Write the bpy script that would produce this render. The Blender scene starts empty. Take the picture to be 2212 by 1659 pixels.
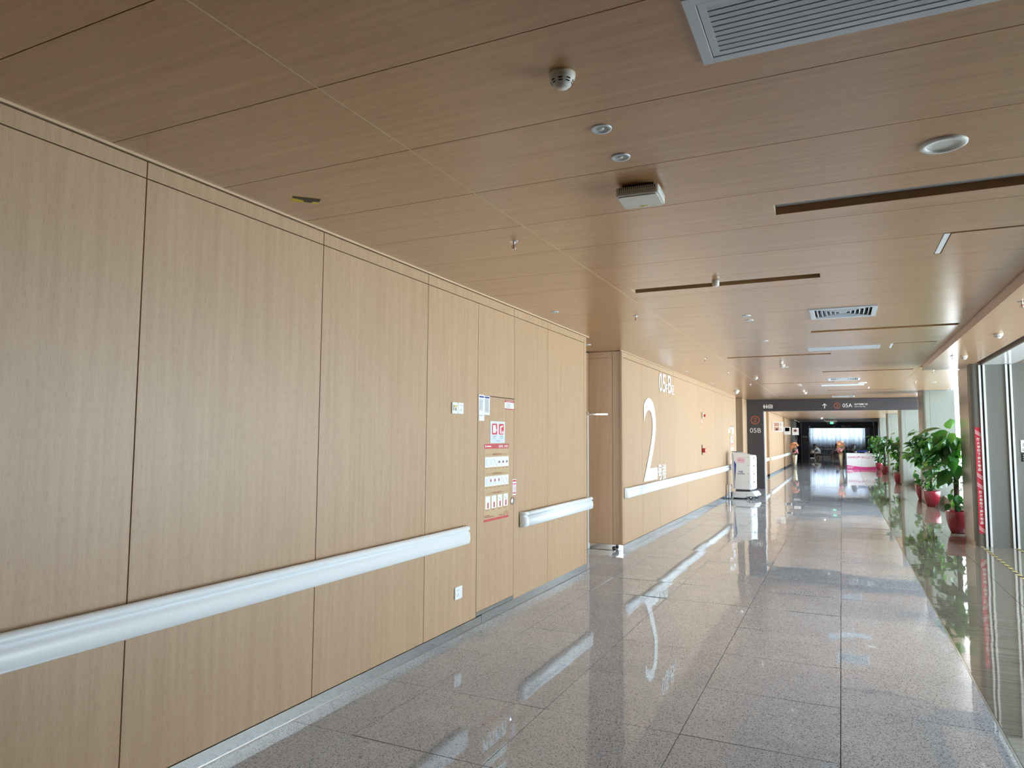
import bpy, bmesh, math, random
from mathutils import Vector, Matrix, Euler
random.seed(7)
S = bpy.context.scene
COL = S.collection
PI = math.pi
R = math.radians
# ------------------------------------------------------------------ camera, sky, exposure
F_PX, YAW, PITCH, ROLL, CAM_H = 1497.486, 0.44283, 0.077073, 0.005841, 1.617
fw = Vector((-math.sin(YAW)*math.cos(PITCH), math.cos(YAW)*math.cos(PITCH), math.sin(PITCH)))
r0 = Vector((math.cos(YAW), math.sin(YAW), 0)); u0 = r0.cross(fw)
rv = math.cos(ROLL)*r0 + math.sin(ROLL)*u0
uv = -math.sin(ROLL)*r0 + math.cos(ROLL)*u0
cam_d = bpy.data.cameras.new('camera'); cam = bpy.data.objects.new('camera', cam_d); COL.objects.link(cam)
cam_d.sensor_width = 36; cam_d.lens = F_PX/2212*36; cam_d.clip_start = .05; cam_d.clip_end = 300
cam.matrix_world = Matrix(((rv.x, uv.x, -fw.x, 0), (rv.y, uv.y, -fw.y, 0), (rv.z, uv.z, -fw.z, CAM_H), (0, 0, 0, 1)))
S.camera = cam
S.view_settings.view_transform = 'Standard'; S.view_settings.look = 'None'
S.view_settings.gamma = 1; S.view_settings.use_curve_mapping = False
S.view_settings.exposure = 0.86
S.cycles.use_denoising = True
S.cycles.max_bounces = 10; S.cycles.diffuse_bounces = 5; S.cycles.glossy_bounces = 5; S.cycles.transparent_max_bounces = 12
S.cycles.sample_clamp_indirect = 6
wd = bpy.data.worlds.new('sky'); S.world = wd; wd.use_nodes = True
wn = wd.node_tree.nodes; wl = wd.node_tree.links
bg = wn['Background']; bg.inputs[1].default_value = 5.0
tc = wn.new('ShaderNodeTexCoord'); sp = wn.new('ShaderNodeSeparateXYZ'); rp = wn.new('ShaderNodeValToRGB')
wl.new(tc.outputs['Generated'], sp.inputs[0]); mp_ = wn.new('ShaderNodeMath'); mp_.operation = 'MULTIPLY_ADD'
mp_.inputs[1].default_value = .5; mp_.inputs[2].default_value = .5
wl.new(sp.outputs['Z'], mp_.inputs[0]); wl.new(mp_.outputs[0], rp.inputs[0]); wl.new(rp.outputs[0], bg.inputs[0])
rp.color_ramp.elements[0].position = .46; rp.color_ramp.elements[0].color = (1.62, 1.72, 1.82, 1)
rp.color_ramp.elements[1].position = .54; rp.color_ramp.elements[1].color = (1.40, 1.55, 1.78, 1)

def portal(x, y, z, sx, sz, rot):
    l = bpy.data.lights.new('window_light_portal', 'AREA'); l.shape = 'RECTANGLE'; l.size = sx; l.size_y = sz
    o = bpy.data.objects.new('window_light_portal', l); COL.objects.link(o); o.location = (x, y, z); o.rotation_euler = rot
    l.cycles.is_portal = True
LX = 4.8; FACE_L = (R(90), 0, R(90))       # an area light that shines towards -x
for (y0, y1) in ((13.95, 20.75), (21.95, 28.65), (29.5, 36.4), (37.2, 43.9)):
    portal(2.74, (y0+y1)/2, 1.65, y1-y0, 2.9, FACE_L)
portal(LX+.1, 8.5, 1.55, 8.6, 2.5, FACE_L)

# ------------------------------------------------------------------ materials
M = {}
def mat(name, col, rough=.5, metal=0, spec=.5, **k):
    m = bpy.data.materials.new(name); m.use_nodes = True
    b = m.node_tree.nodes['Principled BSDF']
    b.inputs['Base Color'].default_value = (*col, 1); b.inputs['Roughness'].default_value = rough
    b.inputs['Metallic'].default_value = metal; b.inputs['Specular IOR Level'].default_value = spec
    for kk, v in k.items(): b.inputs[kk].default_value = v
    M[name] = m; return m
def srgb(r, g, b):
    f = lambda c: (c/255/12.92) if c/255 <= .04045 else ((c/255+.055)/1.055)**2.4
    return (f(r), f(g), f(b))
def N(m, t, **k):
    n = m.node_tree.nodes.new(t)
    for a, v in k.items(): setattr(n, a, v)
    return n
def L(m, a, b): m.node_tree.links.new(a, b)
def ramp(m, fac, stops, interp='LINEAR'):
    n = N(m, 'ShaderNodeValToRGB'); cr = n.color_ramp; cr.interpolation = interp
    while len(cr.elements) < len(stops): cr.elements.new(.5)
    for e, (p, c) in zip(cr.elements, stops): e.position = p; e.color = (*c, 1)
    L(m, fac, n.inputs[0]); return n.outputs[0]
def noise(m, vec, scale, detail=3, rough=.55):
    n = N(m, 'ShaderNodeTexNoise'); n.inputs['Scale'].default_value = scale; n.inputs['Detail'].default_value = detail
    n.inputs['Roughness'].default_value = rough; L(m, vec, n.inputs['Vector']); return n.outputs[0]
def mapped(m, scale, jitter=True):
    g = N(m, 'ShaderNodeNewGeometry'); mp = N(m, 'ShaderNodeMapping'); mp.inputs['Scale'].default_value = scale
    L(m, g.outputs['Position'], mp.inputs['Vector'])
    if jitter:
        oi = N(m, 'ShaderNodeObjectInfo'); ml = N(m, 'ShaderNodeMath', operation='MULTIPLY'); ml.inputs[1].default_value = 37
        L(m, oi.outputs['Random'], ml.inputs[0]); L(m, ml.outputs[0], mp.inputs['Location'])
    return mp.outputs[0]
def mix(m, fac, a, b, mode='MIX'):
    n = N(m, 'ShaderNodeMix', data_type='RGBA', blend_type=mode)
    if isinstance(fac, (int, float)): n.inputs[0].default_value = fac
    else: L(m, fac, n.inputs[0])
    L(m, a, n.inputs[6]); L(m, b, n.inputs[7]); return n.outputs[2]

def wood(name, lo, hi, pore, fine, broad, rough, coat=0):
    m = mat(name, hi, rough); b = m.node_tree.nodes['Principled BSDF']
    c1 = ramp(m, noise(m, mapped(m, broad), 1.0, 4), [(.3, lo), (.7, hi)])
    n2 = noise(m, mapped(m, fine), 1.0, 3, .6)
    streak = ramp(m, n2, [(.30, pore), (.46, (1, 1, 1)), (.62, (1, 1, 1)), (.8, (1.0, 1.0, 1.0))])
    oi = N(m, 'ShaderNodeObjectInfo')
    var = ramp(m, oi.outputs['Random'], [(0, (.95, .95, .94)), (1, (1, 1, 1))])
    c = mix(m, 1, mix(m, 1, c1, streak, 'MULTIPLY'), var, 'MULTIPLY')
    L(m, c, b.inputs['Base Color']); b.inputs['Coat Weight'].default_value = coat; b.inputs['Coat Roughness'].default_value = .25
    bp = N(m, 'ShaderNodeBump'); bp.inputs['Strength'].default_value = .06; bp.inputs['Distance'].default_value = .001
    L(m, n2, bp.inputs['Height']); L(m, bp.outputs[0], b.inputs['Normal']); return m
LO, HI, PORE = (.448, .294, .172), (.508, .345, .210), (.74, .67, .61)
wood('oak_wall', LO, HI, PORE, (480, 480, 20), (34, 34, 1.3), .42)
wood('oak_ceiling', (.42, .230, .105), (.505, .292, .142), PORE, (12, 380, 380), (1.1, 30, 30), .34, 1.0)
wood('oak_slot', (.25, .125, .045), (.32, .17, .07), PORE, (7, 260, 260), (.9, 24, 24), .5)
wood('oak_soffit', (.48, .275, .145), (.56, .35, .195), PORE, (5, 160, 160), (.8, 20, 20), .34, .5)
mat('joint_dark', (.035, .024, .018), .9)
mat('joint_light', (.55, .42, .30), .4)
mat('seam', (.62, .45, .29), .4)
mat('backing', (.30, .25, .20), .9)
mat('steel', (.76, .81, .84), .17, 1)
mat('steel_dark', (.46, .42, .38), .3, 1)
mat('chrome', (.75, .75, .75), .12, 1)
mat('rail_white', (.84, .88, .90), .36)
mat('white', (.78, .80, .80), .45)
mat('white_gloss', (.80, .82, .82), .12)
mat('cream', (.72, .68, .54), .45)
mat('plastic_white', (.70, .70, .66), .4)
mat('alu', (.60, .65, .71), .42, .2)
mat('duct_grey', (.16, .17, .18), .7)
mat('alu_panel', (.46, .50, .52), .5)
mat('black', (.012, .012, .013), .5)
mat('black_gloss', (.01, .01, .012), .12)
mat('dark_grey', (.06, .06, .065), .6)
mat('charcoal', (.060, .058, .066), .42)
mat('navy_slot', (.02, .045, .12), .4)
mat('pier_grey', (.245, .265, .24), .3)
mat('pier_grey_shaded', (.175, .178, .165), .5)  # darker copy of the pier grey: weaker light on near faces put into colour
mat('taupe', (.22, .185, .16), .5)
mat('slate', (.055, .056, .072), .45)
mat('stone_curb', (.42, .37, .31), .4)
mat('pot_red', (.24, .014, .030), .14, 0, .6, **{'Coat Weight': .4, 'Coat Roughness': .08})
mat('soil', (.03, .02, .013), .95)
mat('moss_pole', (.05, .032, .02), .95)
mat('stem_green', (.10, .17, .05), .6)
mat('red_print', (.62, .035, .06), .5)
mat('red_dull', (.50, .06, .07), .5)
mat('red_gloss', (.45, .02, .025), .3)
mat('orange_print', (.62, .13, .05), .5)
mat('white_print', (.85, .87, .88), .5)
mat('paper', (.78, .80, .82), .6)
mat('paper_blue', (.62, .68, .74), .5)
mat('kraft', (.50, .36, .205), .6)
mat('brown_text', (.30, .07, .05), .6)
mat('grey_text', (.16, .17, .19), .6)
mat('navy', (.02, .05, .25), .35)
mat('pink', (.75, .06, .32), .4)
mat('pink_pale', (.80, .55, .66), .5)
mat('magenta_print', (.55, .05, .25), .5)
mat('desk_white', (.78, .80, .84), .35)
mat('gold', (.72, .64, .46), .3, .75)
mat('petal_orange', (.78, .33, .15), .5)
mat('petal_pink', (.75, .30, .35), .5)
mat('petal_red', (.55, .06, .07), .5)
mat('robot_white', (.74, .76, .78), .3)
mat('robot_grey', (.52, .52, .53), .4)
mat('skin', (.55, .33, .24), .5)
mat('hair', (.012, .010, .010), .5)
mat('shirt_white', (.72, .73, .75), .8)
mat('trousers_cream', (.62, .56, .46), .8)
mat('top_pink', (.66, .42, .42), .8)
mat('cloth_black', (.02, .02, .025), .8)
mat('seat_brown', (.10, .065, .055), .5)
mat('rubber', (.03, .03, .03), .8)
mat('poster_salmon', (.62, .38, .30), .6)
mat('poster_teal', (.05, .22, .35), .5)
mat('yellow', (.70, .55, .04), .5)
mat('cable', (.75, .72, .62), .6)
m = mat('exit_green', (.05, .5, .25), .4); b = m.node_tree.nodes['Principled BSDF']
b.inputs['Emission Color'].default_value = (.10, .62, .36, 1); b.inputs['Emission Strength'].default_value = 1.0
m = mat('lamp_on', (1, 1, 1), .4); b = m.node_tree.nodes['Principled BSDF']
b.inputs['Emission Color'].default_value = (1, .96, .88, 1); b.inputs['Emission Strength'].default_value = 6
# thin glass that lets daylight straight through
m = bpy.data.materials.new('glass'); m.use_nodes = True; M['glass'] = m; nt = m.node_tree
tr = N(m, 'ShaderNodeBsdfTransparent'); tr.inputs[0].default_value = (.93, .97, .96, 1); gl = N(m, 'ShaderNodeBsdfGlossy'); gl.inputs['Roughness'].default_value = .02
fr = N(m, 'ShaderNodeFresnel'); fr.inputs[0].default_value = 1.3; mx = N(m, 'ShaderNodeMixShader')
L(m, fr.outputs[0], mx.inputs[0]); L(m, tr.outputs[0], mx.inputs[1]); L(m, gl.outputs[0], mx.inputs[2])
L(m, mx.outputs[0], nt.nodes['Material Output'].inputs[0])
# leaves and curtain let light through
def thin(name, col, tcol, fac, rough, gloss=True):
    m = mat(name, col, rough); nt = m.node_tree; b = nt.nodes['Principled BSDF']
    t = N(m, 'ShaderNodeBsdfTranslucent'); t.inputs[0].default_value = (*tcol, 1); x = N(m, 'ShaderNodeMixShader'); x.inputs[0].default_value = fac
    L(m, b.outputs[0], x.inputs[1]); L(m, t.outputs[0], x.inputs[2]); L(m, x.outputs[0], nt.nodes['Material Output'].inputs[0]); return m
for nm, c, t in (('leaf_dark', (.015, .066, .022), (.03, .13, .012)), ('leaf_mid', (.028, .115, .030), (.06, .22, .02)), ('leaf_light', (.07, .20, .035), (.20, .46, .05))):
    m = thin(nm, c, t, .22, .2); b = m.node_tree.nodes['Principled BSDF']
    tcx = N(m, 'ShaderNodeTexCoord'); wv = N(m, 'ShaderNodeTexWave', bands_direction='DIAGONAL'); wv.inputs['Scale'].default_value = 7; wv.inputs['Distortion'].default_value = .5
    L(m, tcx.outputs['Generated'], wv.inputs[0])
    L(m, ramp(m, wv.outputs[1], [(.0, tuple(1.5*q for q in c)), (.12, c)]), b.inputs['Base Color'])
thin('curtain_cloth', (.50, .52, .56), (.60, .64, .72), .66, .9)
# polished speckled granite and bookend border marble
def granite():
    m = mat('granite', (.4, .4, .4), .025, 0, .5, IOR=1.8); b = m.node_tree.nodes['Principled BSDF']
    v = mapped(m, (1, 1, 1), False)
    big = ramp(m, noise(m, v, 2.2, 3), [(.3, (.51, .595, .71)), (.7, (.59, .67, .78))])
    vo = N(m, 'ShaderNodeTexVoronoi'); vo.inputs['Scale'].default_value = 200; L(m, v, vo.inputs['Vector'])
    sx = N(m, 'ShaderNodeSeparateColor'); L(m, vo.outputs['Color'], sx.inputs[0])
    sk = ramp(m, sx.outputs[0], [(0, (.20, .20, .21)), (.13, (.30, .30, .31)), (.16, (.72, .72, .72)), (.5, (.95, .94, .92)), (.85, (1.1, 1.08, 1.04))])
    fine = ramp(m, noise(m, v, 260, 2, .7), [(.34, (.62, .61, .62)), (.5, (1, 1, 1)), (.66, (1.12, 1.10, 1.07))])
    oi = N(m, 'ShaderNodeObjectInfo'); var = ramp(m, oi.outputs['Random'], [(0, (.93, .93, .94)), (1, (1.03, 1.02, 1.0))])
    c = mix(m, 1, mix(m, 1, mix(m, 1, big, sk, 'MULTIPLY'), fine, 'MULTIPLY'), var, 'MULTIPLY'); L(m, c, b.inputs['Base Color'])
    bp = N(m, 'ShaderNodeBump'); bp.inputs['Strength'].default_value = .05; bp.inputs['Distance'].default_value = .02
    L(m, noise(m, v, 2.6, 1), bp.inputs['Height']); L(m, bp.outputs[0], b.inputs['Normal'])
    return m
granite()
def marble():
    m = mat('border_marble', (.3, .3, .3), .025, 0, .5, IOR=1.8); b = m.node_tree.nodes['Principled BSDF']
    v = mapped(m, (2.2, 26, 1), False)
    c1 = ramp(m, noise(m, v, 1, 5), [(.25, (.155, .146, .118)), (.5, (.22, .208, .172)), (.75, (.30, .28, .235))])
    c2 = ramp(m, noise(m, mapped(m, (90, 90, 1), False), 1, 3), [(.3, (.78, .78, .78)), (.55, (1, 1, 1))])
    L(m, mix(m, 1, c1, c2, 'MULTIPLY'), b.inputs['Base Color'])
    bp = N(m, 'ShaderNodeBump'); bp.inputs['Strength'].default_value = .04; bp.inputs['Distance'].default_value = .02
    L(m, noise(m, mapped(m, (1, 1, 1), False), 3, 1), bp.inputs['Height']); L(m, bp.outputs[0], b.inputs['Normal']); return m
marble()
m = mat('hazard_tape', (.7, .6, .1), .5); b = m.node_tree.nodes['Principled BSDF']
v = mapped(m, (1, 1, 1), False); wv = N(m, 'ShaderNodeTexWave', wave_type='BANDS', bands_direction='DIAGONAL'); wv.inputs['Scale'].default_value = 2.6
L(m, v, wv.inputs[0]); L(m, ramp(m, wv.outputs[1], [(0, (.02, .02, .02)), (.5, (.62, .52, .20))], 'CONSTANT'), b.inputs['Base Color'])

# ------------------------------------------------------------------ mesh helpers
class MB:
    def __init__(s): s.v = []; s.f = []; s.sm = []
    def add(s, vs, fs, smooth=False):
        n = len(s.v); s.v += [tuple(p) for p in vs]; s.f += [tuple(i+n for i in f) for f in fs]; s.sm += [smooth]*len(fs); return s
    def box(s, x0, y0, z0, x1, y1, z1):
        x0, x1 = min(x0, x1), max(x0, x1); y0, y1 = min(y0, y1), max(y0, y1); z0, z1 = min(z0, z1), max(z0, z1)
        return s.add([(x0,y0,z0),(x1,y0,z0),(x1,y1,z0),(x0,y1,z0),(x0,y0,z1),(x1,y0,z1),(x1,y1,z1),(x0,y1,z1)],
              [(0,3,2,1),(4,5,6,7),(0,1,5,4),(1,2,6,5),(2,3,7,6),(3,0,4,7)])
    def cbox(s, x0, y0, z0, x1, y1, z1, c, ax=0):     # box with chamfered/rounded long edges along axis ax
        pts = []
        dims = {0: ((y0, z0), (y1, z1)), 1: ((x0, z0), (x1, z1)), 2: ((x0, y0), (x1, y1))}[ax]
        (a0, b0), (a1, b1) = dims
        for (ca, cb, st) in ((a1-c, b1-c, 0), (a0+c, b1-c, 90), (a0+c, b0+c, 180), (a1-c, b0+c, 270)):
            for k in range(5): t = R(st+k*22.5); pts.append((ca+c*math.cos(t), cb+c*math.sin(t)))
        lo, hi = ((x0, x1), (y0, y1), (z0, z1))[ax]
        mk = {0: lambda p, h: (h, p[0], p[1]), 1: lambda p, h: (p[0], h, p[1]), 2: lambda p, h: (p[0], p[1], h)}[ax]
        return s.prism([mk(p, lo) for p in pts], [mk(p, hi) for p in pts], True)
    def prism(s, A, B, smooth=False):
        n = len(A); k = len(s.v)
        s.v += [tuple(p) for p in A]+[tuple(p) for p in B]
        s.f += [tuple(k+i for i in range(n))[::-1], tuple(k+n+i for i in range(n))]; s.sm += [False, False]
        for i in range(n): j = (i+1) % n; s.f.append((k+i, k+j, k+n+j, k+n+i)); s.sm.append(smooth)
        return s
    def ring(s, ox0, oy0, ox1, oy1, ix0, iy0, ix1, iy1, z0, z1):   # flat frame with a hole
        o = [(ox0,oy0),(ox1,oy0),(ox1,oy1),(ox0,oy1)]; i = [(ix0,iy0),(ix1,iy0),(ix1,iy1),(ix0,iy1)]
        vs = [(*p, z0) for p in o]+[(*p, z0) for p in i]+[(*p, z1) for p in o]+[(*p, z1) for p in i]; fs = []
        for a in range(4):
            c = (a+1) % 4
            fs += [(a, 4+a, 4+c, c), (8+a, 8+c, 12+c, 12+a), (a, c, 8+c, 8+a), (4+a, 12+a, 12+c, 4+c)]
        return s.add(vs, fs)
    def lathe(s, prof, n=24, loc=(0, 0, 0), cap=True, smooth=True):
        k = len(s.v); lx, ly, lz = loc; m_ = len(prof)
        for r_, z in prof:
            for i in range(n): t = 2*PI*i/n; s.v.append((lx+r_*math.cos(t), ly+r_*math.sin(t), lz+z))
        for a in range(m_-1):
            for i in range(n):
                j = (i+1) % n; s.f.append((k+a*n+i, k+a*n+j, k+(a+1)*n+j, k+(a+1)*n+i)); s.sm.append(smooth)
        if cap:
            s.f.append(tuple(k+i for i in range(n))[::-1]); s.f.append(tuple(k+(m_-1)*n+i for i in range(n))); s.sm += [False, False]
        return s
    def tube(s, pts, r_, n=8, rend=None):
        pts = [Vector(p) for p in pts]; k = len(s.v); m_ = len(pts)
        up = Vector((0, 0, 1))
        for a, p in enumerate(pts):
            d = (pts[min(a+1, m_-1)]-pts[max(a-1, 0)]).normalized(); q = up if abs(d.z) < .95 else Vector((1, 0, 0))
            e1 = d.cross(q).normalized(); e2 = d.cross(e1).normalized(); rr = r_ if rend is None else r_+(rend-r_)*a/(m_-1)
            for i in range(n): t = 2*PI*i/n; s.v.append(tuple(p+e1*rr*math.cos(t)+e2*rr*math.sin(t)))
        for a in range(m_-1):
            for i in range(n): j = (i+1) % n; s.f.append((k+a*n+i, k+a*n+j, k+(a+1)*n+j, k+(a+1)*n+i)); s.sm.append(True)
        s.f.append(tuple(k+i for i in range(n))[::-1]); s.f.append(tuple(k+(m_-1)*n+i for i in range(n))); s.sm += [False, False]
        return s
    def mesh(s, name, m):
        me = bpy.data.meshes.new(name); me.from_pydata(s.v, [], s.f); me.update()
        bmx = bmesh.new(); bmx.from_mesh(me); bmesh.ops.recalc_face_normals(bmx, faces=bmx.faces); bmx.to_mesh(me); bmx.free()
        me.polygons.foreach_set('use_smooth', s.sm); me.materials.append(M[m]); return me
    def build(s, name, m, parent=None, loc=None, rot=None, bevel=0):
        o = bpy.data.objects.new(name, s.mesh(name, m)); COL.objects.link(o)
        if parent: o.parent = parent
        if loc: o.location = loc
        if rot: o.rotation_euler = rot
        if bevel:
            bv = o.modifiers.new('bevel', 'BEVEL'); bv.width = bevel; bv.segments = 2; bv.limit_method = 'ANGLE'
        return o
def empty(name, loc=(0, 0, 0), rz=0):
    o = bpy.data.objects.new(name, None); COL.objects.link(o); o.location = loc; o.rotation_euler = (0, 0, rz); o.empty_display_size = .1; return o
def tag(o, label, cat, group=None):
    o['label'] = label; o['category'] = cat
    if group: o['group'] = group
    return o
def thing(name, label, cat, loc=(0, 0, 0), rz=0, group=None): return tag(empty(name, loc, rz), label, cat, group)
def struct(o): o['kind'] = 'structure'; return o
def stuff(o): o['kind'] = 'stuff'; return o
def box(name, m, x0, y0, z0, x1, y1, z1, parent=None, bevel=0): return MB().box(x0, y0, z0, x1, y1, z1).build(name, m, parent, bevel=bevel)
def dup(root, loc, label, rz=None, group=None):
    c = root.copy(); COL.objects.link(c); c.location = loc; c['label'] = label
    if rz is not None: c.rotation_euler = (0, 0, rz)
    if group: c['group'] = group
    for ch in list(root.children):
        d = ch.copy(); COL.objects.link(d); d.parent = c
        for g in list(ch.children):
            e = g.copy(); COL.objects.link(e); e.parent = d
    return c
X3, Y3, Z3 = Vector((1, 0, 0)), Vector((0, 1, 0)), Vector((0, 0, 1))
def text(body, name, m, parent, org, xd, w=None, h=None, up=Z3, ext=.0015, res=2, center=False, off=0):
    """writing on a plane: org = lower left corner, xd = reading direction; stretched to w x h"""
    cu = bpy.data.curves.new('t', 'FONT'); cu.body = body; cu.resolution_u = res; cu.offset = off
    ob = bpy.data.objects.new('t', cu); COL.objects.link(ob)
    dg = bpy.context.evaluated_depsgraph_get(); me = bpy.data.meshes.new_from_object(ob.evaluated_get(dg))
    bpy.data.objects.remove(ob); bpy.data.curves.remove(cu)
    xs = [v.co.x for v in me.vertices]; ys = [v.co.y for v in me.vertices]
    sx0, sy0, sw, sh = min(xs), min(ys), max(xs)-min(xs), max(ys)-min(ys)
    kx = w/sw if w else None; ky = h/sh if h else None
    kx = kx or ky; ky = ky or kx
    nrm = Vector(xd).cross(up); org = Vector(org)
    if center: org = org-Vector(xd)*(sw*kx/2)
    for v in me.vertices: v.co = org+Vector(xd)*((v.co.x-sx0)*kx)+up*((v.co.y-sy0)*ky)+nrm*ext
    me.materials.append(M[m]); o = bpy.data.objects.new(name, me); COL.objects.link(o)
    if parent: o.parent = parent
    return o
def decal(name, m, org, xd, w, h, parent=None, t=.001, lift=0, up=Z3):
    xd = Vector(xd); n = xd.cross(up); o = Vector(org)+n*lift
    A = [o, o+xd*w, o+xd*w+up*h, o+up*h]
    return MB().prism(A, [p+n*t for p in A]).build(name, m, parent)
def poly(name, m, pts, org, xd, parent=None, t=.001, lift=0, up=Z3):
    xd = Vector(xd); n = xd.cross(up); o = Vector(org)+n*lift
    A = [o+xd*a+up*c for a, c in pts]
    return MB().prism(A, [p+n*t for p in A]).build(name, m, parent)
def circ(cx, cy, r_, n=20, a0=0, a1=360): return [(cx+r_*math.cos(R(a0+(a1-a0)*i/n)), cy+r_*math.sin(R(a0+(a1-a0)*i/n))) for i in range(n)]
def annulus(name, m, cx, cy, ro, ri, org, xd, parent, t=.001, n=28, lift=0):
    xd = Vector(xd); nr = xd.cross(Z3); o = Vector(org)+nr*lift; mb = MB(); vs = []; fs = []
    for k in range(n):
        a = 2*PI*k/n
        for rr in (ro, ri):
            p = o+xd*(cx+rr*math.cos(a))+Z3*(cy+rr*math.sin(a)); vs += [p, p+nr*t]
    for k in range(n):
        j = (k+1) % n; q = lambda i, w: 4*i+w
        fs += [(q(k,1), q(j,1), q(j,3), q(k,3)), (q(k,0), q(k,2), q(j,2), q(j,0)), (q(k,0), q(j,0), q(j,1), q(k,1)), (q(k,2), q(k,3), q(j,3), q(j,2))]
    return mb.add(vs, fs).build(name, m, parent)

# ------------------------------------------------------------------ the shell
W = -2.873; ZC = 2.9; ZF = 2.83; BX = 1.283; ZS = 2.805
floor = struct(box('floor', 'joint_dark', -6, -6.2, -.12, 2.9, 72.5, -.012))
box('lobby_slab', 'joint_dark', 2.9, -6.2, -.12, LX+.3, 13.2, -.012, floor); box('waiting_slab', 'joint_dark', 2.9, 54, -.12, 5.3, 72.5, -.012, floor)
tile_me = {}
def tile(name, m, x0, y0, x1, y1, tilt):
    g = .002; w, h = round(x1-x0-2*g, 4), round(y1-y0-2*g, 4)
    if (m, w, h) not in tile_me: tile_me[(m, w, h)] = MB().box(-w/2, -h/2, -.011, w/2, h/2, 0).mesh(name, m)
    o = bpy.data.objects.new(name, tile_me[(m, w, h)]); COL.objects.link(o); o.parent = floor
    o.location = ((x0+x1)/2, (y0+y1)/2, random.uniform(-.0003, .0003)); o.rotation_euler = (R(random.uniform(-tilt, tilt)), R(random.uniform(-tilt, tilt)), 0)
XE = .757
gx = [W, -2.448, -1.648, -.848, -.048, XE]
y = 3.96-.8*4
rows = []
while y < 19.9: rows.append(y); y += .8
for y in rows:
    for a, c in zip(gx[:-1], gx[1:]): tile('floor_tile', 'granite', a, y, c, y+.8, .09 if y < 7 else .36)
YT = rows[-1]+.8
# recess floor and the surfaces behind the camera and far away: tiles too small to pick apart, still real slabs
def slabs(name, m, xs, y0, y1, step):
    mb = MB(); y = y0
    while y < y1-.01:
        for a, c in zip(xs[:-1], xs[1:]): mb.box(a+.002, y+.002, -.011, c-.002, min(y+step, y1)-.002, 0)
        y += step
    o = mb.build(name, m, floor); return stuff(o)
slabs('far_floor_tiles', 'granite', gx, YT, 54, .8); slabs('waiting_floor_tiles', 'granite', [-5, -3.8]+gx+[1.557, 2.357, 3.2, 4.1, 5], 54, 72.2, .8)
slabs('near_floor_tiles', 'granite', gx, rows[0]-.8*8, rows[0], .8)
slabs('recess_floor_tiles', 'granite', [-5.2, -4.4, -3.6, W], 8.2, 9.8, .8)
bxs = [XE+.012, 1.557, 2.357]
by = 3.96-.8*4
for k in range(22):
    y = by+.8*k
    for a, c in zip(bxs[:-1], bxs[1:]): tile('border_tile', 'border_marble', a, y, c, y+.8, .05)
slabs('far_border_tiles', 'border_marble', bxs+[2.9], by+.8*22, 54, .8)
slabs('near_border_tiles', 'border_marble', bxs, by-6.4, by, .8)
slabs('lobby_floor_tiles', 'border_marble', [2.357+.8*k for k in range(4)]+[LX], -5.6, 12.8, .8)
box('border_strip', 'steel', XE, -5.6, -.011, XE+.012, 54, -.001, floor)

# ceiling: slab above, panels below it
ceil = struct(box('ceiling', 'backing', -6, -6.2, 3.06, 2.9, 72.5, 3.2))
box('lobby_slab', 'backing', 2.9, -6.2, 3.06, LX+.3, 13.2, 3.2, ceil); box('waiting_slab', 'backing', 2.9, 54, 3.06, 5.3, 72.5, 3.2, ceil)
SL = []   # holes: x0,x1,y0,y1
slots = [(-.305, 1.215, 3.98, 4.166), (-1.615, -.115, 5.80, 5.95), (-.30, 1.21, 8.90, 9.05), (-1.615, -.105, 11.30, 11.45), (-.295, 1.215, 14.36, 14.51), (-1.63, -.11, 17.0, 17.15), (-.30, 1.22, 19.9, 20.05), (-1.64, -.105, 22.0, 22.15)]
grille_at = [(-.39, .52, 1.955, 2.34), (-.39, .51, 10.52, 10.88), (-.39, .51, 17.85, 18.22)]
diff_at = [(-.255, .352, 7.385, 7.99), (-.21, .385, 15.96, 16.56), (-.21, .385, 22.6, 23.2)]
hatch_at = [(.612, 1.155, 4.972, 5.515), (.63, 1.16, 10.455, 11.0), (.63, 1.16, 19.0, 19.54)]
for q in slots: SL.append(q)
for q in grille_at+diff_at: SL.append((q[0]+.04, q[1]-.04, q[2]+.04, q[3]-.04))
for q in hatch_at: SL.append(q)
def cpanel(x0, x1, y0, y1, z, m, parent, name='ceiling_panel', dz=0):
    g = .0022; x0 += g; x1 -= g; y0 += g; y1 -= g; th = .02
    hs = [h for h in SL if h[0] < x1 and h[1] > x0 and h[2] < y1-.02 and h[3] > y0+.02] if z == ZC else []
    mb = MB()
    if not hs: mb.box(x0, y0, z, x1, y1, z+th)
    elif len(hs) == 1:
        h = hs[0]; mb.ring(x0, y0, x1, y1, max(h[0], x0+.003), max(h[2], y0+.003), min(h[1], x1-.003), min(h[3], y1-.003), z, z+th)
    else:
        hs.sort(); mid = (hs[0][1]+hs[1][0])/2
        h = hs[0]; mb.ring(x0, y0, mid, y1, h[0], max(h[2], y0+.003), h[1], min(h[3], y1-.003), z, z+th)
        h = hs[1]; mb.ring(mid, y0, x1, y1, h[0], max(h[2], y0+.003), h[1], min(h[3], y1-.003), z, z+th)
    return mb.build(name, m, parent)
PY = [1.311+.6085*k for k in range(-11, 38)]
PY = [p for p in PY if p < 23.6]+[24.0]
for a, c in zip(PY[:-1], PY[1:]):
    cpanel(W-.01, -1.712, a, c, ZC, 'oak_ceiling', ceil); cpanel(-1.712, BX, a, c, ZC, 'oak_ceiling', ceil)
    if a > 13.5: cpanel(BX, 2.48, a, c, ZC, 'oak_ceiling', ceil)
box('ceiling_seam', 'seam', -1.7139, -5, ZC-.001, -1.7101, 23.9, ZC+.01, ceil)
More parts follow.
